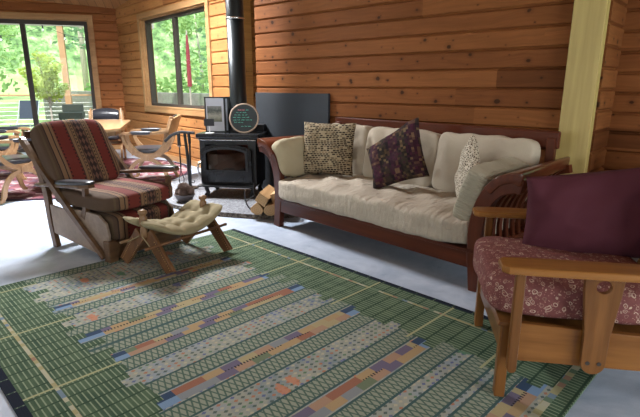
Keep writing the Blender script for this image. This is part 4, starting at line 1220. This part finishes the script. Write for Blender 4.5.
for j in range(n+1):
    rt, rb = [], []
    for i in range(n+1):
        u = -1+2*i/n; v = -1+2*j/n
        notch = .075*math.exp(-(u/.16)**2)*abs(v)**6
        y = v*(CLy-notch)*(1-.10*abs(u)**5); x = u*CWx*(1-.08*math.cos(v*PI)*.6-.05-.12*abs(v)**7)
        e = max(0, (1-abs(u)**4)*(1-abs(v)**5)); 
        if abs(v) > .7: e *= min(1, .25+abs(u)/.25) if abs(u) < .19 else 1
        base = .262+.085*abs(v)**1.7-.030*u*u+.045*abs(u)*abs(v)**2
        # tufts
        tz = 0
        for tu in (-.5, 0, .5):
            for tv in (-.6, -.2, .2, .6):
                tz -= .030*math.exp(-(((u-tu)*CWx)**2+((v-tv)*CLy)**2)/.0007)
        cr = -.010*math.exp(-((abs(u)-.5)/.10)**2)-.010*max(math.exp(-((v-q_)/.07)**2) for q_ in (-.6, -.2, .2, .6))
        rt.append(bm.verts.new((x, y, base+.048*e**.5+(tz+cr)*min(1, e*2)+.004*noise.noise(Vector((x*20, y*20, 1)))*e)))
        rb.append(bm.verts.new((x, y, base-.028*e**.5)))
    top.append(rt); bot.append(rb)
for g in (top, bot):
    for j in range(n):
        for i in range(n): bm.faces.new((g[j][i], g[j][i+1], g[j+1][i+1], g[j+1][i]))
bmesh.ops.remove_doubles(bm, verts=bm.verts, dist=.001)
o = obj('saddle_cushion', bm, M['camel'], None, True, loc=((k1.x+k2.x)/2, (k1.y+k2.y)/2, 0), rot=(0, 0, STR)); tag(o, 'tufted olive cream leather saddle cushion on the camel stool', 'cushion')

# ------------------------------------------------------------------ dining table and chairs
TA = Vector((-.85, .53)).normalized(); TRZ = math.atan2(TA.y, TA.x)
TC = Vector((-6.68, 2.76))
tb = thing('dining_table', 'pale oak dining table with clipped corners and curved trestle legs on the red rug', 'table', (TC.x, TC.y, 0), TRZ)
hl, hw, cf = 1.0, .48, .26
pl = [(-hl, -hw+cf), (-hl+cf, -hw), (hl-cf, -hw), (hl, -hw+cf), (hl, hw-cf), (hl-cf, hw), (-hl+cf, hw), (-hl, hw-cf)]
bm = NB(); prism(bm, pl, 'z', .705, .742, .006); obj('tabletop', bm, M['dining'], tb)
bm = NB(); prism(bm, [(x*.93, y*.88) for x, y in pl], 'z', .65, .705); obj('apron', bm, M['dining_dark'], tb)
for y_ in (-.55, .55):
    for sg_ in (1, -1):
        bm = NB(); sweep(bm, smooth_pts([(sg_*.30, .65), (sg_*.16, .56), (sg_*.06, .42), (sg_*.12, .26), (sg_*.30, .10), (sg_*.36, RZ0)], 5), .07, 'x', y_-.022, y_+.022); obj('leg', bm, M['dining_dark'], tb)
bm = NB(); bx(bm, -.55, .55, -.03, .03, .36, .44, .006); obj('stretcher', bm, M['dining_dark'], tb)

def make_dchair(label):
    """curule chair; local: faces -y, x across"""
    t = thing('dining_chair', label, 'chair', group='curved oak dining chairs')
    hwid = .245
    for sx in (-1, 1):
        x = sx*hwid
        bm = NB(); sweep(bm, arc(0, .655, .265, .285, 180, 360, 18), [.04]*4+[.05]*11+[.045]*4, 'x', x-.016, x+.016); obj('upper_arc', bm, M['dining'], t)
        bm = NB(); sweep(bm, [(-.30, RZ0+.022), (-.27, RZ0+.024)]+[( -.245+.06*0 + .0, .05)][:0]+arc(0, .05, .245, .29, 172, 8, 16)+[(.27, RZ0+.024), (.30, RZ0+.022)], [.03, .035]+[.045]*17+[.035, .03], 'x', x-.016, x+.016); obj('leg_arc', bm, M['dining'], t)
        bm = NB(); tube(bm, [(x-.024, 0, .355), (x+.024, 0, .355)], .035, 14); obj('boss', bm, M['dining'], t)
        bm = NB(); sweep(bm, smooth_pts([(-.30, .635), (-.24, .662), (0, .655), (.24, .675), (.30, .70)], 4), .032, 'x', x-.028, x+.028); ar = obj('arm', bm, M['dining'], t)
        bm = softbox(.036, .14, .024, p=3.5, n=6, amp=0); tag(obj('arm_pad', bm, M['leather'], ar, True, loc=(x, -.04, .668)), 'black leather arm pad')
        bm = NB(); bar(bm, (x*.96, .255, .60), (x*.94, .35, .87), .03, .05, .006); obj('back_post', bm, M['dining'], t)
    bm = NB()
    sweep(bm, smooth_pts([(-.27, .0), (-.14, .035), (0, .045), (.14, .035), (.27, .0)], 4), .026, 'z', .67, .83)
    for v in bm.verts:
        v.co.z += .045*(1-(v.co.x/.27)**2)*(1 if v.co.z > .76 else -.5)
        v.co.y += .285+(v.co.z-.67)*.35
    obj('backrest', bm, M['dining'], t)
    bm = NB()
    sweep(bm, smooth_pts([(-.20, .0), (-.10, .018), (0, .026), (.10, .018), (.20, .0)], 4), .014, 'z', .70, .84)
    for v in bm.verts:
        v.co.z += .04*(1-(v.co.x/.2)**2)*(1 if v.co.z > .76 else -.8)
        v.co.y += .275+(v.co.z-.67)*.35-.012
    tag(obj('back_pad', bm, M['leather'], t, True), 'black leather back panel')
    b2 = t.children[-1].copy(); COL.objects.link(b2); b2.location = (0, .052, 0)
    bm = softbox(.24, .245, .036, p=4, n=12, amp=0); tag(obj('seat', bm, M['leather'], t, True, loc=(0, 0, .435)), 'black leather seat')
    bm = NB(); bx(bm, -hwid, hwid, -.18, .18, .385, .41, .004); obj('seat_board', bm, M['dining'], t)
    bm = NB(); bx(bm, -hwid, hwid, -.02, .02, .32, .36, .004); obj('stretcher', bm, M['dining'], t)
    return t
ad = lambda v: math.atan2(v.y, v.x)
TP = Vector((-TA.y, TA.x)); TP = TP if TP.y > 0 else -TP      # towards window wall side
d0 = make_dchair('curved oak dining chair with black leather seat at the window side of the table')
def putc(o, x, y, face): o.location = (x, y, 0); o.rotation_euler = (0, 0, math.atan2(face[1], face[0])+R(90))
putc(d0, -5.92, 3.22, (-.68, -.73))
for (x, y, f, lb) in ((-7.88, 3.52, (.85, -.53), 'dining chair with rounded black leather back at the far end of the table'),
                      (-6.22, 1.66, (-.25, .97), 'curved oak dining chair at the left beside the ranch armchair back'),
                      (-7.60, 1.98, (.53, .85), 'dining chair at the patio side of the table near the left photo edge')):
    c = copy_tree(d0); c['label'] = lb; putc(c, x, y, f)

# ------------------------------------------------------------------ outside
bm = NB(); bx(bm, -15.2, -8.0, -4, 12, -.24, -.14)
deck = NT('deck_boards'); x, y, z = deck.sep(deck.coords())
fd = deck.math('FRACT', deck.math('MULTIPLY', y, 7.0)); cdk = deck.mix(deck.math('LESS_THAN', fd, .08), (.45, .40, .35), (.12, .09, .07))
tag(obj('deck', NB() if False else bm, deck.bsdf(cdk, .6)), 'grey boarded patio deck outside the glass door', 'deck')
for ob in [bpy.data.objects['deck']]: ob['kind'] = 'structure'
bm = NB()
gx, gy = 40, 40
G = [[None]*(gy+1) for _ in range(gx+1)]
for i in range(gx+1):
    for j in range(gy+1):
        X = -80+i*2.9; Y = -30+j*2.9
        dd = max(0, math.hypot(X+9, Y-5)-7)
        G[i][j] = bm.verts.new((X, Y, -.5+.025*dd+.0009*dd*dd+.75*max(0, dd-26)+.25*noise.noise(Vector((X*.15, Y*.15, 0)))))
for i in range(gx):
    for j in range(gy): bm.faces.new((G[i][j], G[i+1][j], G[i+1][j+1], G[i][j+1]))
tag(obj('meadow', bm, M['meadow_hill'], smooth=True), 'sunlit green lawn and rising ground outside', 'lawn', kind='structure')

n2 = Vector((-PD.y, PD.x))                       # outward from the patio wall
def PW(s, d, z):                                 # s metres along the patio wall before the corner, d metres outside
    q = CN-PD*s+n2*d; return (q.x, q.y, z)
# railing
dr = thing('deck_railing', 'wooden deck railing with horizontal cables beyond the patio door', 'railing', PW(6, 4.6, -.14), prot)
bm = NB(); bx(bm, -.5, 6.4, -.06, .06, 1.10, 1.145, .005); obj('top_rail', bm, M['outdoor_wood'], dr)
bm = NB()
for z in [ .15+.11*i for i in range(9)]: tube(bm, [(-.5, 0, z), (6.4, 0, z)], .006, 5)
cb_ = obj('cable', bm, M['chrome'], dr)
for s in (-.4, 1.3, 4.9, 6.3):
    bm = NB(); bx(bm, s-.045, s+.045, -.045, .045, 0, 1.10); obj('post', bm, M['outdoor_wood'], dr)
# porch roof post and fascia, string lights
pq = PW(1.62, 3.6, -.14)
bm = NB(); box(bm, (0, 0, 1.46), (.14, .14, 2.92), None, .006)
tag(obj('porch_post', bm, M['outdoor_wood'], loc=pq, rot=(0, 0, prot)), 'tall brown wooden porch post seen through the patio door', 'post')
q = PW(5, 3.6, 2.66)
bm = NB(); bx(bm, -2, 5.6, -.08, .08, 0, .22, .004)
tag(obj('porch_beam', bm, M['cream_metal'], loc=q, rot=(0, 0, prot)), 'pale grey porch eave beam above the patio door view', 'beam')
sl_ = thing('string_lights', 'string of small clear bulbs hanging under the porch beam', 'string lights', PW(0, 3.45, 0), prot)
spts = []; bl = []
for i in range(41):
    s = -4.5+i*.115*1.0; zz = 2.66-.27*abs(math.sin((s+1.95)*1.9))
    spts.append((s, 0, zz))
bm = NB(); tube(bm, spts, .005, 5); obj('wire', bm, M['iron'], sl_)
bulbglass = plain('bulb_glass', (.55,.58,.55), .15)
for i in range(2, 40, 4):
    x, y, z = spts[i]
    bm = NB(); tube(bm, [(x, 0, z), (x, 0, z-.07)], .018, 8); so_ = obj('socket', bm, M['iron'], sl_)
    bm = NB(); lathe(bm, [(0, 0), (.022, -.02), (.028, -.05), (.018, -.075), (0, -.08)], c=(x, 0, z-.065), n=10); obj('bulb', bm, bulbglass, so_, True)

def leaves(bm, c, rx, ry, rz, n, s, rnd, flat=.5):
    for _ in range(n):
        while True:
            p = Vector((rnd.uniform(-1, 1), rnd.uniform(-1, 1), rnd.uniform(-1, 1)))
            if p.length < 1: break
        p = Vector((c[0]+p.x*rx, c[1]+p.y*ry, c[2]+p.z*rz))
        a = Vector((rnd.gauss(0, 1), rnd.gauss(0, 1), rnd.gauss(0, flat))).normalized(); b = a.cross(Vector((rnd.gauss(0, 1), rnd.gauss(0, 1), rnd.gauss(0, 1)))).normalized()
        q = s*rnd.uniform(.6, 1.3)
        bm.faces.new([bm.verts.new(p+a*q), bm.verts.new(p+b*q*.5), bm.verts.new(p-a*q), bm.verts.new(p-b*q*.5)])
def tree_parts(root, kind, seed):
    rnd = random.Random(seed)
    if kind == 0:      # tall bare-trunked conifer
        bm = NB(); tube(bm, [(0, 0, 0), (.05, 0, 5), (0, .1, 14)], [.22, .17, .05], 8); obj('trunk', bm, M['bark'], root, True)
        bm = NB()
        for k in range(26):
            z = 3.6+k*.38; r = 1.9*(1-k/34)
            for j in range(4):
                a = rnd.uniform(0, 6.28); leaves(bm, (math.cos(a)*r*.5, math.sin(a)*r*.5, z), r*.55, r*.55, .22, 11, .14, rnd, .3)
        obj('foliage', bm, M['leaf_conifer'], root)
    elif kind == 1:    # full conifer down to ground
        bm = NB(); tube(bm, [(0, 0, 0), (0, 0, 9)], [.15, .03], 8); obj('trunk', bm, M['bark'], root, True)
        bm = NB()
        for k in range(24):
            z = .5+k*.38; r = 2.0*(1-k/25)+.15
            leaves(bm, (0, 0, z), r, r, .3, 70, .14, rnd, .3)
        obj('foliage', bm, M['leaf_conifer'], root)
    else:              # light deciduous
        bm = NB(); tube(bm, [(0, 0, 0), (.1, 0, 2), (0, .2, 5)], [.10, .08, .02], 8); obj('trunk', bm, M['bark'], root, True)
        bm = NB()
        for k in range(18):
            leaves(bm, (rnd.gauss(0, .9), rnd.gauss(0, .9), rnd.uniform(1.8, 6)), .8, .8, .5, 45, .12, rnd)
        obj('foliage', bm, M['leaf_shrub'], root)
protos = {}
rnd = random.Random(5)
def ground_z(X, Y):
    dd = max(0, math.hypot(X+9, Y-5)-7); return -.5+.025*dd+.0009*dd*dd-.1
spots = []
# azimuth sweep seen through door and window, several rows
for ring, (r0, cnt) in enumerate(((13, 9), (17, 12), (23, 15), (31, 16))):
    for i in range(cnt):
        a = R(180-24+ (95/(cnt-1))*(-i)+ 22)+rnd.uniform(-.04, .04)     # headings from the camera, degrees ccw
        r = r0+rnd.uniform(-1.5, 1.5)
        X, Y = math.cos(a)*(r+4), math.sin(a)*(r+4)
        if ring == 0 and X > -9: continue
        if any(math.hypot(X-p[0], Y-p[1]) < 3.3 for p in spots): continue
        spots.append((X, Y, (i*7+ring*3) % 3 if ring else (2 if i % 2 else 0)))
names = ['tall_conifer', 'fir_tree', 'leafy_tree']
labs = ['tall pale trunked conifer in the forest beyond the deck', 'full green fir in the forest beyond the deck', 'light green leafy tree in the forest beyond the deck']
for i, (X, Y, k) in enumerate(spots):
    if k not in protos:
        t = thing(names[k], labs[k], 'tree', group=['tall conifers outside', 'firs outside', 'leafy trees outside'][k]); tree_parts(t, k, k+40); protos[k] = t; o = t
    else: o = copy_tree(protos[k])
    s = rnd.uniform(.85, 1.25)
    o.location = (X, Y, ground_z(X, Y)); o.rotation_euler = (0, 0, rnd.uniform(0, 6.28)); o.scale = (s, s, s)
# undergrowth
sp = None
for i in range(16):
    a = R(180-2-95*(i/15))+rnd.uniform(-.05, .05); r = rnd.uniform(18, 24)
    X, Y = math.cos(a)*r, math.sin(a)*r
    if abs(Y-8.3) < 4.2: Y += 6.5
    if sp is None:
        bm = NB(); leaves(bm, (0, 0, .8), 1.8, 1.8, 1.0, 900, .14, rnd); sp = obj('bush', bm, M['leaf_shrub']); o = sp
    else: o = sp.copy(); COL.objects.link(o)
    tag(o, 'low bright green bush at the forest edge outside', 'bush', 'bushes outside'); o.location = (X, Y, ground_z(X, Y)); o.rotation_euler = (0, 0, rnd.uniform(0, 6)); o.scale = [rnd.uniform(.8, 1.3)]*3
# potted maple on the deck
mp_loc = PW(1.80, 2.3, -.14)
mt = thing('potted_maple', 'small yellow green maple growing in a pot on the deck outside the patio door', 'tree', mp_loc)
bm = NB(); lathe(bm, [(0, 0), (.17, 0), (.22, .38), (.235, .40), (.20, .40), (0, .36)], n=24); obj('pot', bm, plain('clay_pot', (.25,.2,.17), .7), mt, True)
bm = NB()
tube(bm, smooth_pts([(0, 0, .35), (.02, 0, .7), (0, .0, .95)]), .02, 7)
rnd2 = random.Random(3); tips = []
for k in range(9):
    a = k*.7; e = rnd2.uniform(.15, .48); z = rnd2.uniform(1.3, 2.15)
    pts = smooth_pts([(0, 0, .85+.02*k), (math.cos(a)*e*.45, math.sin(a)*e*.45, .95+(z-.95)*.45), (math.cos(a)*e, math.sin(a)*e, z)]); tube(bm, pts, [.012]*len(pts), 5); tips += pts[5:]
obj('trunk', bm, M['bark'], mt, True)
bm = NB()
for p in tips: leaves(bm, p, .13, .13, .09, 42, .038, rnd2)
obj('foliage', bm, M['leaf_maple'], mt)
# patio items behind glass
def patio_chair(loc, rz, lab):
    t = thing('folding_chair', lab, 'chair', loc, rz)
    bm = NB()
    for x in (-.25, .25):
        tube(bm, [(x, .30, 0), (x, -.10, .55), (x, -.28, 1.02)], .014, 6); tube(bm, [(x, -.22, 0), (x, .22, .45)], .014, 6)
    obj('frame', bm, M['chrome'], t)
    bm = NB(); box(bm, (0, .05, .43), (.46, .42, .012)); obj('seat', bm, plain('blue_fabric', (.02,.032,.06), .7), t)
    bm = NB(); bar(bm, (0, -.13, .58), (0, -.27, 1.02), .46, .012, 0, upv=(0, 1, .2)); obj('backrest', bm, plain('blue_fabric_b', (.02,.032,.06), .7), t)
patio_chair(PW(2.55, 3.1, -.14), prot+R(160), 'blue folding patio chair seen left of the door divider')
patio_chair(PW(.88, 1.6, -.14), prot+R(120), 'blue folding patio chair at the right edge of the patio door')
gr_ = thing('patio_grill', 'small dark boxy grill on a stand on the deck outside', 'grill', PW(1.27, 1.75, -.14), prot)
bm = NB(); bx(bm, -.24, .24, -.2, .2, .66, .80, .01); obj('grill_body', bm, plain('grill_green', (.05,.06,.05), .5), gr_)
bm = NB(); bx(bm, -.22, .22, .18, .21, .80, .97, .008); obj('grill_lid', bm, plain('grill_dark', (.04,.05,.045), .5), gr_)
for x in (-.2, .2):
    for y in (-.16, .16):
        bm = NB(); tube(bm, [(x, y, 0), (x, y, .66)], .013, 6); obj('leg', bm, M['iron'], gr_)
# closed umbrella outside window 1
um = thing('closed_umbrella', 'closed dark red patio umbrella standing outside the window', 'umbrella', (-11.45, 7.5, -.14))
bm = NB(); tube(bm, [(0, 0, 0), (0, 0, 2.75)], .022, 8); obj('pole', bm, M['bark'], um)
bm = NB()
n = 16; prof = [(.05, 1.35), (.045, 1.7), (.04, 2.2), (.02, 2.65)]
rings = [[bm.verts.new((r*(1+.25*(k % 2))*math.cos(2*PI*k/n), r*(1+.25*(k % 2))*math.sin(2*PI*k/n), z)) for k in range(n)] for r, z in prof]
for a, b in zip(rings[:-1], rings[1:]):
    for k in range(n): bm.faces.new((a[k], a[(k+1) % n], b[(k+1) % n], b[k]))
obj('canopy', bm, plain('red_canvas', (.25,.02,.04), .7), um)
bm = NB(); lathe(bm, [(0, -.01), (.25, -.01), (.24, .06), (.04, .09), (0, .09)], n=20); obj('base', bm, M['stone'], um)
# low stone wall outside the window
bm = NB(); bx(bm, -24, -9.0, 8.1, 8.5, -.6, 1.02, .02)
tag(obj('stone_wall', bm, M['stone']), 'low grey stone wall outside behind the window', 'wall')

# ------------------------------------------------------------------ light
wd = bpy.data.worlds.new('sky'); scene.world = wd; wd.use_nodes = True
wt = wd.node_tree; wt.nodes.clear()
ow = wt.nodes.new('ShaderNodeOutputWorld'); bg = wt.nodes.new('ShaderNodeBackground')
tc = wt.nodes.new('ShaderNodeTexCoord'); sx = wt.nodes.new('ShaderNodeSeparateXYZ'); rp = wt.nodes.new('ShaderNodeValToRGB')
wt.links.new(tc.outputs['Generated'], sx.inputs[0]); wt.links.new(sx.outputs[2], rp.inputs[0])
rp.color_ramp.elements[0].color = (.90, .97, .93, 1); rp.color_ramp.elements[1].color = (.62, .78, 1, 1)
wt.links.new(rp.outputs[0], bg.inputs[0]); bg.inputs[1].default_value = 2.3; wt.links.new(bg.outputs[0], ow.inputs[0])

def area(name, loc, rot, sx_, sy_, e, col=(1, 1, 1)):
    l = bpy.data.lights.new(name, 'AREA'); l.shape = 'RECTANGLE'; l.size = sx_; l.size_y = sy_; l.energy = e; l.color = col
    o = bpy.data.objects.new(name, l); COL.objects.link(o); o.location = loc; o.rotation_euler = rot; return o
# daylight at the skylight; fill lamps added at the unseen front and right windows
area('skylight_daylight', ((SKX0+SKX1)/2, (SKY0+SKY1)/2, zc+.20), (0, 0, 0), 1.0, .9, 560, (.95, .97, 1))
for xx in (-6.4, -2.5, 1.7): area('front_window_fill', (xx, -2.98, 1.55), (R(90), 0, 0), 2.1, 1.4, 38, (.95, .98, 1))
area('right_window_fill', (4.08, 1.3, 1.45), (R(90), 0, R(90)), 3.0, 2.2, 190, (.92, .96, 1))
def portal(loc, rot, a, b):
    o = area('portal', loc, rot, a, b, 1); o.data.cycles.is_portal = True
pm = CN-PD*(PL_-(dx0+dx1)/2)+n2*.2
portal((pm.x, pm.y, 1.21), (R(90), 0, prot+R(180)), 2.9, 2.4)
wm = CN+WD*((wx0+wx1)/2)+Vector((.115, .993))*.2
portal((wm.x, wm.y, 1.6), (R(90), 0, wrot+R(180)), 2.2, 1.4)
sun = bpy.data.lights.new('sun', 'SUN'); sun.energy = 5; sun.angle = R(3); sun.color = (1, .95, .86)
so2 = bpy.data.objects.new('sun', sun); COL.objects.link(so2); so2.rotation_euler = (R(38), 0, R(35))

# ------------------------------------------------------------------ camera
cam = bpy.data.cameras.new('camera'); co = bpy.data.objects.new('camera', cam); COL.objects.link(co)
cam.sensor_fit = 'HORIZONTAL'; cam.sensor_width = 36; cam.lens = 485/640*36
cam.clip_start = .05; cam.clip_end = 300
co.location = (0, 0, 1.25); co.rotation_euler = (R(90)-math.atan(123.5/485), 0, R(42.2))
scene.camera = co
scene.view_settings.view_transform = 'Standard'; scene.view_settings.look = 'None'
scene.view_settings.gamma = 1; scene.view_settings.use_curve_mapping = False
scene.view_settings.exposure = 0.35
